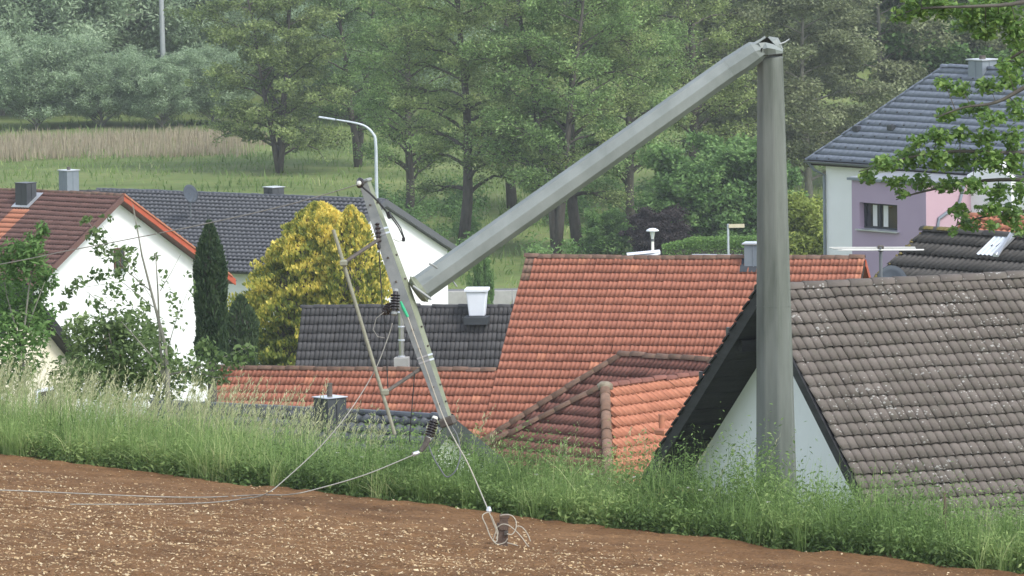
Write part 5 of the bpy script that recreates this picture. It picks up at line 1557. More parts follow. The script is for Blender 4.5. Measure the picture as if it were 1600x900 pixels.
# far wood on the slope: one mass
rgF = np.random.default_rng(77)
cl, rd, ct = [], [], []
for k in range(210):
    Y = 535 + 75 * rgF.random() ** 1.2
    X = rgF.uniform(-62, 62)
    g0 = float(ground_z(X, Y)); Ht = rgF.uniform(11, 20); w_ = rgF.uniform(2.8, 4.6); tone = rgF.normal(0.42, 0.13)
    if -30 < X < -8: tone -= 0.22
    m = 22
    d = rgF.normal(size=(m, 3)); d /= np.linalg.norm(d, axis=1)[:, None]
    c = np.stack([X + d[:, 0] * w_, Y + d[:, 1] * w_, g0 + Ht * .55 + d[:, 2] * Ht * .43], -1)
    cl.append(c); rd.append(rgF.uniform(1.0, 2.1, m)); ct.append(np.clip(rgF.normal(tone, 0.13, m), 0.02, 1))
V, F, T = leaves_from_clumps(np.concatenate(cl), np.concatenate(rd), 38, 0.66, 0.75, 0.4, 0.3, ctint=np.concatenate(ct), rg=rgF)
tag(add('forest', np_mesh('forest', V, F, T), M['lf_forest']), 'dense dark green wood on the slope behind the meadow', 'forest', kind='stuff')

# hedge by the street sign
hx0, hx1 = at(1035, 400, 357)[0], at(1185, 395, 357)[0]
n = 9000
hx = rng.uniform(hx0, hx1, n); q = (hx - hx0) / (hx1 - hx0)
top_ = np.array([at(1100, 386, 357)[2] + 0.45 * min(1, a * 3.0) - 0.45 for a in q])
gz = ground_z(hx, 357 + 0 * hx)
hz = gz + (top_ - gz + .65) * rng.uniform(0.0, 1, n) ** 0.5
V, F = leaf_quads(np.stack([hx, 357 + rng.uniform(-.6, .6, n), hz], -1), 0.14)
hd = thing('hedge', 'clipped green hedge running behind the street sign', 'hedge', (0.5 * (hx0 + hx1), 357, 0))
me = np_mesh('foliage', V - ORG[hd.name], F, np.repeat(np.clip(rng.normal(.5, .2, n), 0, 1), 4))
add('foliage', me, M['lf_hedge'], hd)
MB().box((0.5 * (hx0 + hx1), 357, float(top_.mean()) * .5), hx1 - hx0 - .2, 0.5, float(top_.mean()) * .95).build('stems', M['bark'], hd)


def blades(x, y, z, h, w, lean, az, tint, segs=3, curl=1.0, rg=rng):
    """tapered bent blades; arrays of equal length"""
    n = len(x)
    base = np.stack([x, y, z], -1)
    ld = np.stack([np.cos(az), np.sin(az), 0 * az], -1)
    face = rg.uniform(0, np.pi, n)
    sd = np.stack([np.cos(face), np.sin(face), 0 * face], -1)
    rows = []
    for k in range(segs + 1):
        f = k / segs
        c = base + np.array([0, 0, 1.0]) * (h * (f - 0.25 * lean * f * f * curl))[:, None] + ld * (h * lean * f ** 1.8)[:, None]
        if k == segs: rows.append(c[:, None, :])
        else: rows.append(np.stack([c - sd * (w * (1 - 0.55 * f))[:, None] * .5, c + sd * (w * (1 - 0.55 * f))[:, None] * .5], 1))
    V = np.concatenate(rows, 1)
    m = V.shape[1]
    F = []
    for k in range(segs - 1):
        a = 2 * k
        F += [(a, a + 1, a + 3), (a, a + 3, a + 2)]
    a = 2 * (segs - 1); F.append((a, a + 1, a + 2))
    F = (np.array(F)[None] + (np.arange(n) * m)[:, None, None]).reshape(-1, 3)
    return V.reshape(-1, 3), F, np.repeat(tint, m)


def join(parts):
    Vs, Fs, Ts, k = [], [], [], 0
    for V, F, T in parts:
        Vs.append(V); Fs.append(F + k); Ts.append(T); k += len(V)
    return np.concatenate(Vs), np.concatenate(Fs), np.concatenate(Ts)


def bank_z(s, d):
    return 22.25 + 0.03 * np.clip(s, -25, 25) + np.where(d > 0, 0.1 * d, 0.33 * d)


# ---- tall grass and weeds on the bank
rgG = np.random.default_rng(5)
n = 62000
s = rgG.uniform(-19, 14, n)
d = 0.15 - 3.4 * rgG.random(n) ** 1.7 + 0.35 * (vnoise(s / 0.7, 0 * s, 61) - 0.5) + 0.3 * (vnoise(s / 0.25, 0 * s, 68) - 0.5)
leafy = sstep(-6.5, 1.0, s + 3 * (vnoise(s / 1.7, d / 1.2, 60) - 0.5))     # 0 = grass on the left, 1 = weeds on the right
keep = rgG.random(n) < (1 - 0.35 * leafy)
s, d, leafy = s[keep], d[keep], leafy[keep]; n = len(s)
hh = (0.82 + 0.42 * vnoise(s / 1.1, d / 0.9, 62) + 0.36 * vnoise(s / 0.33, d / 0.4, 66) - 0.1 * leafy) * rgG.uniform(0.35, 1.12, n) * 1.1
hh *= np.where(d > -0.25, 0.55, 1.0) * (1 - 0.16 * np.exp(-((s + 5.0) / 2.2) ** 2))
x, y = edge_xy(s, d)
tint = np.clip(0.45 + 0.45 * (vnoise(s / 0.7, d / 0.5, 63) - 0.5) + 0.12 * (1 - leafy) + rgG.normal(0, 0.17, n), 0, 1)
grass = [blades(x, y, bank_z(s, d) - 0.03, hh, rgG.uniform(0.007, 0.015, n), np.abs(rgG.normal(0.1, 0.5, n)), rgG.normal(-0.4, 1.5, n) + 2.5 * (vnoise(s / 0.5, d / 0.5, 67) - .5), tint, rg=rgG)]
V, F, T = join(grass)
tag(add('tall_grass', np_mesh('tall_grass', V, F, T), M['grass']), 'dense tall green grass along the edge of the ploughed field', 'grass', kind='stuff')

# panicles: thin stems with feathery heads, thickest on the left
n = 2900
s = -19 + 22 * rgG.random(n) ** 1.25; d = rgG.uniform(-3.2, -0.2, n)
keep = rgG.random(n) < np.where(s < -8, 1.0, np.where(s < -4.5, 0.16, 0.04)) * np.clip(0.25 + 1.5 * vnoise(s / 1.3, d / 1.0, 71), 0, 1)
s, d = s[keep], d[keep]; n = len(s)
x, y = edge_xy(s, d); z = bank_z(s, d)
h = rgG.uniform(1.15, 1.8, n) * (0.92 + 0.16 * vnoise(s / 2, d, 72)); ln = rgG.uniform(0.12, 0.4, n); az = rgG.normal(-0.3, 0.7, n)
parts = [blades(x, y, z, h, np.full(n, 0.006), ln, az, rgG.uniform(0.1, 0.5, n), segs=3, curl=0.6, rg=rgG)]
k = 15
f = np.tile(np.linspace(0.76, 1.0, k), n); i = np.repeat(np.arange(n), k)
cx_ = np.stack([x[i], y[i], z[i]], -1) + np.array([0, 0, 1.0]) * (h[i] * (f - .15 * ln[i] * f * f))[:, None] + np.stack([np.cos(az[i]), np.sin(az[i]), 0 * az[i]], -1) * (h[i] * ln[i] * f ** 1.8)[:, None]
cx_ += rgG.normal(0, 0.012, cx_.shape)
m = len(cx_)
parts.append(blades(cx_[:, 0], cx_[:, 1], cx_[:, 2], rgG.uniform(0.04, 0.095, m), np.full(m, 0.013), rgG.uniform(0.3, 1.2, m), az[i] + rgG.normal(0, 1.0, m), rgG.uniform(0.2, 1, m), segs=2, rg=rgG))
V, F, T = join(parts)
tag(add('grass_panicles', np_mesh('grass_panicles', V, F, T), M['seed']), 'pale seed heads of tall grass rising over the bank at left', 'grass', kind='stuff')

# leafy weeds
n = 9000
s = rgG.uniform(-18, 14, n); d = 0.22 - 3.2 * rgG.random(n) ** 1.6
leafy = sstep(-7.5, -1.0, s + 3 * (vnoise(s / 1.7, d / 1.2, 60) - 0.5))
keep = (rgG.random(n) < 0.16 + 0.84 * leafy) | (d > -0.25)
s, d = s[keep], d[keep]; n = len(s)
bump = np.exp(-((s + 0.2 - 0.0) / 1.1) ** 2)             # a taller clump left of the pole's foot
x, y = edge_xy(s, d); z = bank_z(s, d)
px = proj(np.stack([x, y, z], -1))[:, 0]
bump = np.exp(-((px - 1185) / 70.0) ** 2) * (d < -0.6) * 0.3
h = (0.62 + 0.40 * vnoise(s / 0.9, d / 0.8, 82) + 0.34 * vnoise(s / 0.3, d / 0.35, 83) + bump) * rgG.uniform(0.5, 1.1, n) * 1.22 * np.where(d > -0.1, 0.42, np.where(d > -.35, .7, 1))
ln = rgG.uniform(0.0, 0.3, n); az = rgG.uniform(0, 6.28, n)
wp = [blades(x, y, z, h, np.full(n, 0.011), ln, az, rgG.uniform(0.2, 0.5, n), segs=2, rg=rgG)]
k = 20
f = np.tile(np.linspace(0.04, 1.0, k), n); i = np.repeat(np.arange(n), k)
c = np.stack([x[i], y[i], z[i]], -1) + np.array([0, 0, 1.0]) * (h[i] * f * (1 - .2 * ln[i] * f))[:, None] + np.stack([np.cos(az[i]), np.sin(az[i]), 0 * az[i]], -1) * (h[i] * ln[i] * f ** 1.8)[:, None]
sp2 = (0.085 * (1.15 - 0.7 * f))[:, None]
c = c + np.concatenate([rgG.normal(0, 1, (len(c), 2)) * sp2, rgG.normal(0, .015, (len(c), 1))], 1)
V, F = leaf_quads(c, 0.086 * (1.2 - .5 * f), 0.35, 0.38, 0.3, rgG)
ct = 0.5 + 0.75 * (vnoise(s / 0.8, d / 0.6, 85) - 0.5)
wp.append((V, F, np.repeat(np.clip(ct[i] + rgG.normal(0, .15, len(c)) + 0.12 * (f - .5), 0, 1), 4)))
V, F, T = join(wp)
tag(add('weeds', np_mesh('weeds', V, F, T), M['weeds']), 'leafy green weeds growing along the bank', 'weeds', kind='stuff')

# scattered white umbels
n = 46
s = rgG.uniform(-6, 13, n); d = rgG.uniform(-1.6, -0.05, n); x, y = edge_xy(s, d); z = bank_z(s, d) + rgG.uniform(0.45, 0.85, n)
cl = np.stack([x, y, z], -1)
V, F, T = leaves_from_clumps(cl, np.full(n, 0.035), 14, 0.022, 0.3, 0.5, 1.5, 0.9, rg=rgG)
tag(add('umbels', np_mesh('umbels', V, F, T), M['flower']), 'small white umbel flowers dotted through the weeds', 'flowers', kind='stuff')

# ---- straw and stones on the field
n = 122000
s = rgG.uniform(-18, 16, n); d = 0.25 + 25 * rgG.random(n) ** 0.8
dens = 0.10 + 0.9 * sstep(1.6, 6.0, d + 1.6 * (vnoise(s / 1.5, d / 1.0, 91) - 0.5) + 0.06 * (-s))
keep = rgG.random(n) < dens
s, d = s[keep], d[keep]; n = len(s)
x, y = edge_xy(s, d); z = field_h(s, d)
L = rgG.lognormal(-3.7, 0.42, n); L = np.clip(L, 0.01, 0.085)
az = rgG.uniform(0, 6.28, n); el = rgG.normal(0.12, 0.25, n)
dv = np.stack([np.cos(az) * np.cos(el), np.sin(az) * np.cos(el), np.sin(el)], -1)
sv = np.stack([-np.sin(az), np.cos(az), rgG.normal(0, .4, n)], -1)
wd = np.clip(L * rgG.uniform(.3, .7, n), 0.007, 0.022)
c = np.stack([x, y, z + 0.012], -1)
V = np.stack([c - dv * L[:, None] * .5 - sv * wd[:, None] * .5, c + dv * L[:, None] * .5 - sv * wd[:, None] * .3, c + dv * L[:, None] * .5 + sv * wd[:, None] * .3, c - dv * L[:, None] * .5 + sv * wd[:, None] * .5], 1).reshape(-1, 3)
i = np.arange(n) * 4
F = np.concatenate([np.stack([i, i + 1, i + 2], -1), np.stack([i, i + 2, i + 3], -1)])
st = (V, F, np.repeat(np.clip(rgG.normal(.5, .26, n), 0, 1), 4))
# stones and clods: squashed octahedra
n = 14000
s = rgG.uniform(-18, 16, n); d = 0.15 + 25 * rgG.random(n) ** 0.85
keep = rgG.random(n) < 0.42 + .58 * sstep(1, 5, d)
s, d = s[keep], d[keep]; n = len(s)
x, y = edge_xy(s, d); z = field_h(s, d)
r = np.clip(rgG.lognormal(-4.4, 0.42, n), 0.006, 0.05)
dirs = np.array([(1, 0, 0), (0, 1, 0), (-1, 0, 0), (0, -1, 0), (0, 0, .7), (0, 0, -.7)])
V = (np.stack([x, y, z + r * .25], -1)[:, None, :] + dirs[None] * r[:, None, None] * rgG.uniform(.6, 1.4, (n, 6, 1))).reshape(-1, 3)
OF = np.array([(0, 1, 4), (1, 2, 4), (2, 3, 4), (3, 0, 4), (1, 0, 5), (2, 1, 5), (3, 2, 5), (0, 3, 5)])
F = (OF[None] + (np.arange(n) * 6)[:, None, None]).reshape(-1, 3)
V, F, T = join([st, (V, F, np.repeat(np.clip(rgG.normal(.42, .27, n), 0, 1), 6))])
tag(add('straw_and_stones', np_mesh('straw_and_stones', V, F, T), M['straw']), 'chopped straw and pale stones strewn over the field', 'straw', kind='stuff')

# ---- reeds and meadow tufts
n = 16000
x = rgG.uniform(-62, -16, n); y = 464 + 24 * rgG.random(n)
edge_in = sstep(0, 6, (-20 + 3 * vnoise(y / 3, x * 0, 3)) - x)
keep = (rgG.random(n) < edge_in) & (rgG.random(n) < 0.35 + .65 * vnoise(x / 4, y / 4, 95)); x, y = x[keep], y[keep]; n = len(x)
V, F, T = blades(x, y, base_z(x, y), rgG.uniform(0.7, 1.35, n), np.full(n, 0.07), rgG.uniform(.02, .22, n), rgG.uniform(0, 6.28, n), np.clip(rgG.normal(.5, .22, n), 0, 1), segs=2, rg=rgG)
tag(add('reeds', np_mesh('reeds', V, F, T), M['reed']), 'band of dry beige reeds across the meadow before the willows', 'reeds', kind='stuff')
n = 30000
y = 330 + 180 * rgG.random(n); x = rgG.uniform(-1, 1, n) * y * 0.1
dens = np.clip(1.6 * vnoise(x / 5, y / 9, 96) - 0.25, 0, 1) * np.where((y > 336) & (y < 346), 0, 1)
keep = rgG.random(n) < dens; x, y = x[keep], y[keep]; n = len(x)
V, F, T = blades(x, y, base_z(x, y), rgG.uniform(.25, .8, n), rgG.uniform(.05, .14, n), rgG.uniform(.2, .8, n), rgG.uniform(0, 6.28, n), np.clip(0.5 + .6 * (vnoise(x / 7, y / 8, 97) - .5) + rgG.normal(0, .15, n), 0, 1), segs=2, rg=rgG)
tag(add('meadow_grass', np_mesh('meadow_grass', V, F, T), M['mgrass']), 'rough tufts of grass in the valley meadow', 'grass', kind='stuff')
# undergrowth below the alders
n = 240
y = rgG.uniform(356, 420, n); x = np.array([at(q, 300, yy)[0] for q, yy in zip(np.where(rgG.random(n) < .6, rgG.uniform(575, 755, n), rgG.uniform(830, 1010, n)), y)])
keep = vnoise(x / 3, y / 7, 99) > 0.38; x, y = x[keep], y[keep]; n = len(x)
cl = np.stack([x, y, base_z(x, y) + rgG.uniform(.2, 1.5, n)], -1)
V, F, T = leaves_from_clumps(cl, rgG.uniform(.5, 1.3, n), 130, .24, .8, .5, .3, ctint=np.clip(rgG.normal(.5, .2, n), 0, 1), rg=rgG)
tag(add('undergrowth', np_mesh('undergrowth', V, F, T), M['lf_green']), 'green undergrowth below the alders', 'undergrowth', kind='stuff')


# ---- plants built from stems and leaf clusters at their real depth
def cluster_plant(name, label, cat, Y, clusters, leaf, mat, stems, bark, per_px=1.0, depth=0.6, aspect=0.5, droop=0.3, up=0.3, seed=1, flat=1.0, base=None, tintf=None):
    rg = np.random.default_rng(seed)
    b = np.asarray(base if base is not None else (*at(stems[0][0][0], stems[0][0][1], Y)[:2], 0.0), float)
    b[2] = float(ground_z(b[0], b[1])) - 0.1
    o = thing(name, label, cat, b)
    kpx = FPX / Y
    mb = MB()
    for st_ in stems:
        pts = [at(p[0], p[1], Y + (p[3] if len(p) > 3 else 0)) for p in st_]
        if st_ is stems[0] or st_[0][1] > 640: pts = [np.array([pts[0][0], pts[0][1], b[2]])] + pts; rad = [st_[0][2] * .6 / kpx] + [p[2] * .5 / kpx for p in st_]
        else: rad = [p[2] * .5 / kpx for p in st_]
        mb.tube(pts, rad, 6)
    mb.build('stem', bark, o, smooth=True)
    Vs = []
    for (px, py, rx, ry, cnt) in clusters:
        cnt = int(cnt * per_px)
        dd_ = rg.normal(size=(cnt, 3)); dd_ /= np.linalg.norm(dd_, axis=1)[:, None]
        dd_ *= rg.random((cnt, 1)) ** 0.42
        c = at(px, py, Y + rg.normal(0, depth * .4)) + dd_ * np.array([rx / kpx, min(rx, ry) / kpx * depth, ry / kpx])
        V, F = leaf_quads(c, leaf, up, aspect, droop, rg)
        tn = np.clip(rg.normal(.5, .1) + rg.normal(0, .17, cnt) + (tintf(c) if tintf else 0), 0, 1)
        Vs.append((V, F, np.repeat(tn, 4)))
    V, F, T = join(Vs)
    add('foliage', np_mesh('foliage', V - ORG[o.name], F, T), mat, o)
    return o


cluster_plant('bush', 'light green feathery bush at the left edge above the grass', 'bush', 104,
              [(20, 470, 50, 60, 900), (50, 400, 26, 40, 420), (66, 362, 12, 18, 90), (15, 410, 30, 40, 420), (30, 540, 50, 60, 900), (70, 440, 22, 30, 260), (0, 590, 60, 40, 500), (-40, 500, 50, 90, 700), (60, 500, 30, 40, 300)],
              0.13, M['lf_green'], [[(40, 640, 5), (35, 540, 4), (45, 450, 3), (62, 370, 1)], [(38, 560, 3), (10, 460, 2), (5, 420, 1)], [(40, 520, 3), (70, 440, 1)]], M['barkpale'], 1.15, 1.0, 0.42, 0.1, 0.35, 51)
cluster_plant('bush', 'dark dense bush in front of the white gable, left of the thin stems', 'bush', 106,
              [(160, 560, 60, 55, 1100), (215, 560, 55, 50, 900), (130, 520, 35, 35, 420), (190, 510, 45, 30, 520), (120, 590, 50, 40, 500), (250, 590, 50, 40, 600), (175, 600, 70, 40, 700), (300, 590, 40, 25, 160), (240, 530, 25, 30, 150)],
              0.12, M['lf_dark'], [[(190, 650, 6), (185, 590, 4), (170, 520, 2)], [(188, 600, 3), (220, 540, 1)]], M['bark'], 1.2, 1.0, 0.5, 0.4, 0.3, 52)
cluster_plant('broken_tree', 'storm-broken young tree with bare pale stems and hanging leaves before the white gable', 'tree', 103,
              [(135, 345, 14, 8, 26), (150, 370, 16, 22, 60), (165, 395, 26, 18, 70), (200, 395, 18, 14, 40), (125, 440, 12, 10, 26), (155, 430, 20, 14, 44), (185, 425, 20, 16, 46), (205, 415, 14, 16, 36),
               (110, 455, 14, 10, 26), (180, 455, 25, 16, 44), (150, 475, 20, 14, 40), (215, 450, 14, 16, 26), (240, 400, 8, 6, 8), (255, 440, 14, 22, 18), (225, 480, 14, 18, 26), (270, 470, 14, 26, 18), (300, 455, 10, 16, 14),
               (240, 520, 22, 30, 70), (280, 500, 16, 26, 18), (293, 430, 6, 10, 5), (200, 490, 30, 20, 60), (98, 480, 10, 12, 16), (165, 340, 14, 6, 14), (215, 355, 4, 4, 3), (255, 560, 30, 35, 130),
               (320, 545, 22, 18, 80), (350, 565, 36, 20, 130), (385, 550, 20, 16, 50), (330, 590, 34, 18, 120), (300, 570, 30, 20, 90)],
              0.115, M['lf_dark'], [[(262, 650, 9), (262, 590, 8), (258, 540, 6.5), (240, 470, 4.5), (222, 400, 3.2), (208, 320, 1)], [(258, 600, 7), (250, 540, 4), (247, 460, 3), (243, 395, 1.6)],
                                   [(262, 600, 4), (240, 560, 3), (205, 520, 2.4), (180, 492, 1.6), (135, 455, .8)], [(236, 455, 2.0), (200, 425, 1.5), (155, 372, 1.0), (137, 345, .6)], [(240, 480, 1.6), (190, 440, 1.2), (110, 452, .5)],
                                   [(250, 455, 1.4), (268, 425, 1), (282, 398, .6)], [(258, 560, 1.8), (275, 500, 1.2), (300, 440, .5)], [(265, 585, 4), (300, 578, 3), (340, 562, 2), (395, 540, .9)], [(300, 578, 2), (335, 590, 1.5), (380, 588, .6)],
                                   [(222, 400, 1.2), (212, 350, .7), (205, 310, .4)], [(240, 470, .9), (160, 352, .5)]],
              M['barkpale'], 1.0, 0.8, 0.62, 0.9, 0.15, 53)
# small garden lantern among the bushes
lq = at(207, 600, 112); gq = float(ground_z(lq[0], lq[1]))
ln_ = thing('garden_lantern', 'small white garden lantern on a post inside the bushes', 'lantern', (lq[0], lq[1], gq))
zt_ = at(207, 545, 112)[2]
MB().tube([(lq[0], lq[1], gq), (lq[0], lq[1], zt_)], 0.04, 8).build('post', M['lampgrey'], ln_)
MB().lathe((lq[0], lq[1], zt_), [(0.06, 0), (0.08, .16), (0.02, .16)], 8).build('lamp_glass', M['plaster_white'], ln_)
MB().lathe((lq[0], lq[1], zt_ + .16), [(0.13, 0), (0.1, .04), (0.02, .07)], 12).build('cap', M['plaster_white'], ln_)


def conifer(name, label, Y, px, ytop, ybot, half, n, leaf, mat, seed, wob=0.12, tintf=None, aspect=0.3, lean=1.0):
    """column of upward sprays: half(q) = half-width in pixels at height fraction q from the top"""
    rg = np.random.default_rng(seed)
    kpx = FPX / Y
    b = at(px, ybot, Y); g0 = float(ground_z(b[0], b[1])) - 0.1
    o = thing(name, label, 'conifer', (b[0], b[1], g0))
    zt = at(px, ytop, Y)[2]; zb = b[2]
    MB().tube([(b[0], b[1], g0), (b[0], b[1], zb), (b[0], b[1], zt - .3)], [0.14, 0.12, 0.02], 7).build('trunk', M['bark'], o)
    q = rg.random(n) ** 0.8 * (1 + 0.0)
    a = rg.uniform(0, 6.28, n)
    lob = 1 + wob * (vnoise(a * 2.2, q * 9, seed) - .5) * 1.4 + wob * (vnoise(a * 6, q * 30, seed + 1) - .5) * 1.3
    hw = np.array([half(v) for v in q]) / kpx * lob
    rr_ = hw * (0.72 + .28 * rg.random(n) ** .5)
    z = zt - q * (zt - zb)
    c = np.stack([b[0] + rr_ * np.cos(a), b[1] + rr_ * np.sin(a), z], -1)
    L = leaf * rg.uniform(.7, 1.3, n)
    d_ = np.stack([np.cos(a) * .35, np.sin(a) * .35, np.full(n, lean)], -1) + rg.normal(0, .4, (n, 3)); d_ /= np.linalg.norm(d_, axis=1)[:, None]
    e = np.cross(d_, rg.normal(size=(n, 3))); e /= np.linalg.norm(e, axis=1)[:, None]
    V = np.stack([c - d_ * L[:, None] * .5, c + e * (L * aspect)[:, None] * .5, c + d_ * L[:, None] * .5, c - e * (L * aspect)[:, None] * .5], 1).reshape(-1, 3)
    i = np.arange(n) * 4
    F = np.concatenate([np.stack([i, i + 1, i + 2], -1), np.stack([i, i + 2, i + 3], -1)])
    cl_ = vnoise(a * 4, q * 22, seed + 2)
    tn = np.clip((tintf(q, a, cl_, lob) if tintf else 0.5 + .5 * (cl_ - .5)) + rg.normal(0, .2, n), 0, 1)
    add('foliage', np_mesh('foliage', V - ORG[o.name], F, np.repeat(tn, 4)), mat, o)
    # dark inner core of twigs so that no light shows straight through
    prof = [(max(half(v) / kpx * .62, .01), (zb + (zt - zb) * (1 - v)) - zb) for v in np.linspace(1, 0.02, 10)]
    MB().lathe((b[0], b[1], zb), prof, 12).build('inner_twigs', M['bark'], o)
    return o


conifer('cypress', 'slim dark green columnar cypress beside the white gable', 150, 331, 346, 560, lambda q: 26 * min(1, (q * 3.2) ** .72) * (1 - .1 * q) + .4, 9000, 0.16, M['lf_cypress'], 61, 0.12)
gold = lambda q: 107 * min(1.0, (q * 1.9 + .01) ** .62)
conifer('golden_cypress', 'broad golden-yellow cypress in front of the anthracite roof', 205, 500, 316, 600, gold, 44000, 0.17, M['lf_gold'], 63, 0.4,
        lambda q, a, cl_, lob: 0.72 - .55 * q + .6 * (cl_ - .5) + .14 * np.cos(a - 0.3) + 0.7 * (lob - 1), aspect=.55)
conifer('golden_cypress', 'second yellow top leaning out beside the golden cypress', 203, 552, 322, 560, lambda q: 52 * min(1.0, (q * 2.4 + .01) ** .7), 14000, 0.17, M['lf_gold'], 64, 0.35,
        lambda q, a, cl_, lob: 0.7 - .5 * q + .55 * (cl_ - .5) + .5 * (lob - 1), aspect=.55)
conifer('shrub', 'dark green conifer shrub between the cypress and the golden conifer', 185, 378, 462, 570, lambda q: 24 * min(1, (q * 3) ** .7), 3500, 0.2, M['lf_cypress'], 65, 0.2,
        lambda q, a, cl_, lob: 0.75 + .4 * (cl_ - .5))

# ---- oak hanging in from the right
rgO = np.random.default_rng(9)
OY = 76.0
ok = thing('oak_tree', 'oak whose leafy branches hang in from the right edge', 'tree', (10.2, 76.5, float(ground_z(10.2, 76.5)) - .2))
tr = smooth_path([(10.2, 76.5, ORG[ok.name][2]), (10.1, 76.5, 25), (10.3, 76.4, 28), (10.2, 76.3, 31), (10.5, 76.4, 34), (10.4, 76.4, 37)], 4)
MB().tube(tr, np.linspace(0.36, 0.06, len(tr)), 10).build('trunk', M['bark'], ok, smooth=True)
bough = [
    [(1985, 10, .0), (1800, -35, -.2), (1680, -30, -.3), (1600, 3, -.4), (1520, 10, -.5), (1440, 13, -.4), (1398, 26, -.4)],
    [(1985, 60, .0), (1800, 30, .1), (1700, 50, .1), (1620, 70, 0), (1575, 95, .1), (1560, 120, .2)],
    [(1985, 150, .0), (1800, 70, -.2), (1680, 95, -.3), (1600, 137, -.4), (1556, 160, -.4), (1505, 168, -.5), (1462, 184, -.5)],
    [(1985, 280, .0), (1800, 200, -.1), (1680, 215, -.2), (1600, 238, -.3), (1500, 236, -.2), (1420, 246, -.3), (1342, 268, -.4)],
    [(1985, 300, .0), (1800, 280, .2), (1680, 290, .2), (1600, 281, .1), (1520, 284, .1), (1440, 300, 0), (1400, 312, 0)],
    [(1985, 330, .0), (1800, 300, .1), (1690, 330, .2), (1600, 330, .2), (1540, 338, .2), (1495, 352, .1)],
]
bm_ = MB()
for bg in bough:
    pts = smooth_path([at(p[0], p[1], OY + p[2]) for p in bg], 4)
    bm_.tube(pts, np.linspace(0.055, 0.007, len(pts)), 6)
# leaf clusters (pixel column, row, radii, count)
ocl = [(1425, 20, 36, 16, 80), (1470, 12, 32, 20, 90), (1440, -5, 40, 14, 60), (1560, 5, 40, 20, 90), (1515, 40, 30, 16, 50), (1520, 18, 34, 18, 90), (1560, 30, 30, 26, 100), (1590, 50, 24, 34, 110), (1540, 55, 24, 10, 30), (1400, 30, 12, 6, 12), (1590, 100, 18, 22, 50),
       (1480, 180, 22, 12, 40), (1475, 130, 16, 12, 22), (1500, 140, 26, 14, 45), (1545, 135, 26, 16, 50), (1580, 125, 22, 18, 50), (1520, 172, 26, 12, 40), (1550, 185, 26, 14, 45), (1590, 170, 18, 22, 40), (1570, 105, 16, 14, 26),
       (1465, 215, 26, 16, 60), (1430, 222, 18, 14, 34), (1500, 210, 24, 14, 45), (1540, 215, 26, 18, 55), (1585, 215, 22, 22, 55),
       (1385, 255, 26, 14, 60), (1355, 275, 15, 14, 36), (1420, 248, 26, 18, 70), (1460, 250, 28, 20, 85), (1500, 250, 28, 22, 90), (1540, 250, 28, 22, 85), (1580, 255, 26, 26, 90), (1400, 285, 22, 12, 40),
       (1440, 285, 22, 14, 45), (1410, 303, 12, 8, 16), (1480, 290, 24, 14, 45), (1520, 290, 24, 16, 50), (1560, 300, 24, 16, 50), (1595, 300, 16, 22, 40),
       (1500, 330, 18, 14, 36), (1515, 350, 20, 12, 32), (1545, 325, 22, 14, 45), (1580, 335, 22, 20, 60), (1592, 360, 14, 14, 26), (1488, 362, 8, 7, 8), (1550, 352, 14, 9, 16)]
for k in range(26):
    ocl.append((rgO.uniform(1625, 1990), rgO.uniform(-120, 400), 40, 32, 60))
outl = [(0, -.5), (.10, -.36), (.20, -.30), (.14, -.18), (.30, -.06), (.20, .06), (.34, .20), (.20, .28), (.20, .42), (0, .5), (-.20, .42), (-.20, .28), (-.34, .20), (-.20, .06), (-.30, -.06), (-.14, -.18), (-.20, -.30), (-.10, -.36)]
outl = np.array(outl)
C_ = []; tw = MB()
kpx = FPX / OY
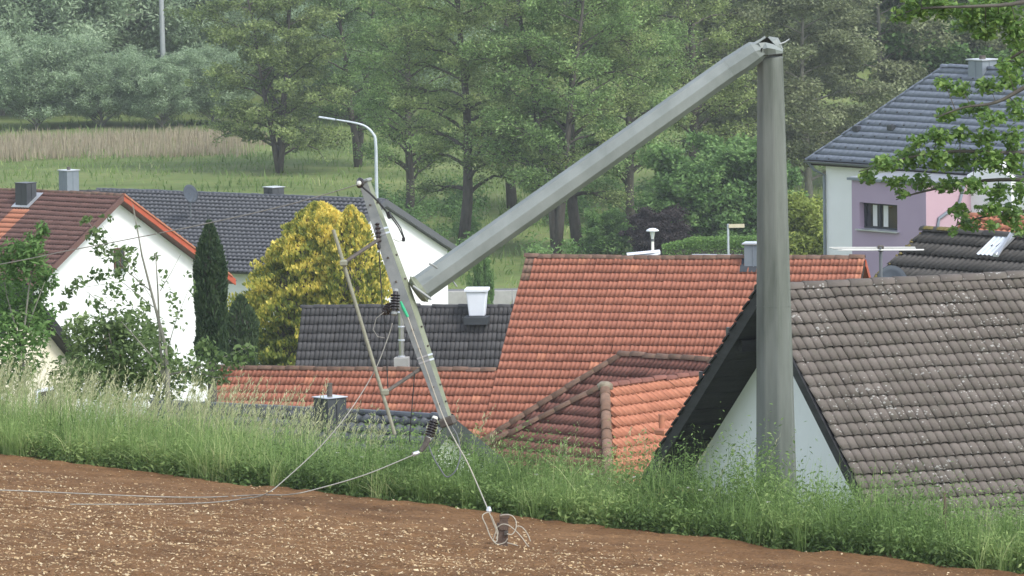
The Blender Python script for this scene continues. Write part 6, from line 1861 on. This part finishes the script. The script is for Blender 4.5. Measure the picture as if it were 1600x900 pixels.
for (px, py, rx, ry, cnt) in ocl:
    cnt = int(cnt * (2.8 if px < 1620 else 1.0))
    c0 = at(px, py, OY + rgO.normal(-.2, .25))
    dd_ = rgO.normal(size=(cnt, 3)); dd_ /= np.linalg.norm(dd_, axis=1)[:, None]; dd_ *= rgO.random((cnt, 1)) ** .5
    cc = c0 + dd_ * np.array([rx / kpx, .26, ry / kpx])
    C_.append(cc)
    # twig from the nearest bough point out through the cluster
    best = None
    for bg in bough:
        pts = smooth_path([at(p[0], p[1], OY + p[2]) for p in bg], 4)
        j = np.argmin(np.linalg.norm(pts - c0, axis=1)); dist = np.linalg.norm(pts[j] - c0)
        if best is None or dist < best[0]: best = (dist, pts[j])
    tw.tube([best[1], (best[1] + c0) / 2 + np.array([0, 0, .02]), c0 + (c0 - best[1]) * .3], [0.008, 0.006, 0.003], 4)
    for q in range(4): tw.tube([c0, cc[q]], [0.004, 0.002], 4, cap=False)
C_ = np.concatenate(C_); n = len(C_)
nr = rgO.normal(size=(n, 3)); nr[:, 2] = np.abs(nr[:, 2]) + .5; nr /= np.linalg.norm(nr, axis=1)[:, None]
d_ = rgO.normal(size=(n, 3)); d_[:, 2] -= .25; d_ -= nr * np.sum(d_ * nr, 1)[:, None]; d_ /= np.linalg.norm(d_, axis=1)[:, None]
e = np.cross(nr, d_); L = rgO.uniform(.06, .108, n)
m = len(outl)
V = C_[:, None, :] + (e[:, None, :] * outl[None, :, :1] + d_[:, None, :] * outl[None, :, 1:] + nr[:, None, :] * (np.abs(outl[None, :, :1]) * .35)) * L[:, None, None]
mid = C_[:, None, :] + d_[:, None, :] * 0.0
V = np.concatenate([mid, V], 1)
Fl = np.array([(0, 1 + k, 1 + (k + 1) % m) for k in range(m)])
F = (Fl[None] + (np.arange(n) * (m + 1))[:, None, None]).reshape(-1, 3)
bm_.build('bough', M['bark'], ok, smooth=True)
tw.build('twigs', M['bark'], ok)['kind'] = 'stuff'
add('crown', np_mesh('crown', V.reshape(-1, 3) - ORG[ok.name], F, np.repeat(np.clip(rgO.normal(.5, .2, n), 0, 1), m + 1)), M['lf_oak'], ok)

# ------------------------------------------------------------------ hazy air
hz_ = MB().box((0, 360, 21.5), 538, 824, 48).build('haze', None)
hm, hn, hl, hb = nodes('hazy_air')
hn.remove(hb)
pv = hn.new('ShaderNodeVolumePrincipled')
pv.inputs['Color'].default_value = (0.93, 0.96, 1.0, 1); pv.inputs['Density'].default_value = 0.00017; pv.inputs['Anisotropy'].default_value = 0.2
hl.new(pv.outputs[0], hn['Material Output'].inputs['Volume'])
hz_.data.materials.append(hm)
tag(hz_, 'thin pale haze filling the valley air', 'haze', kind='stuff')
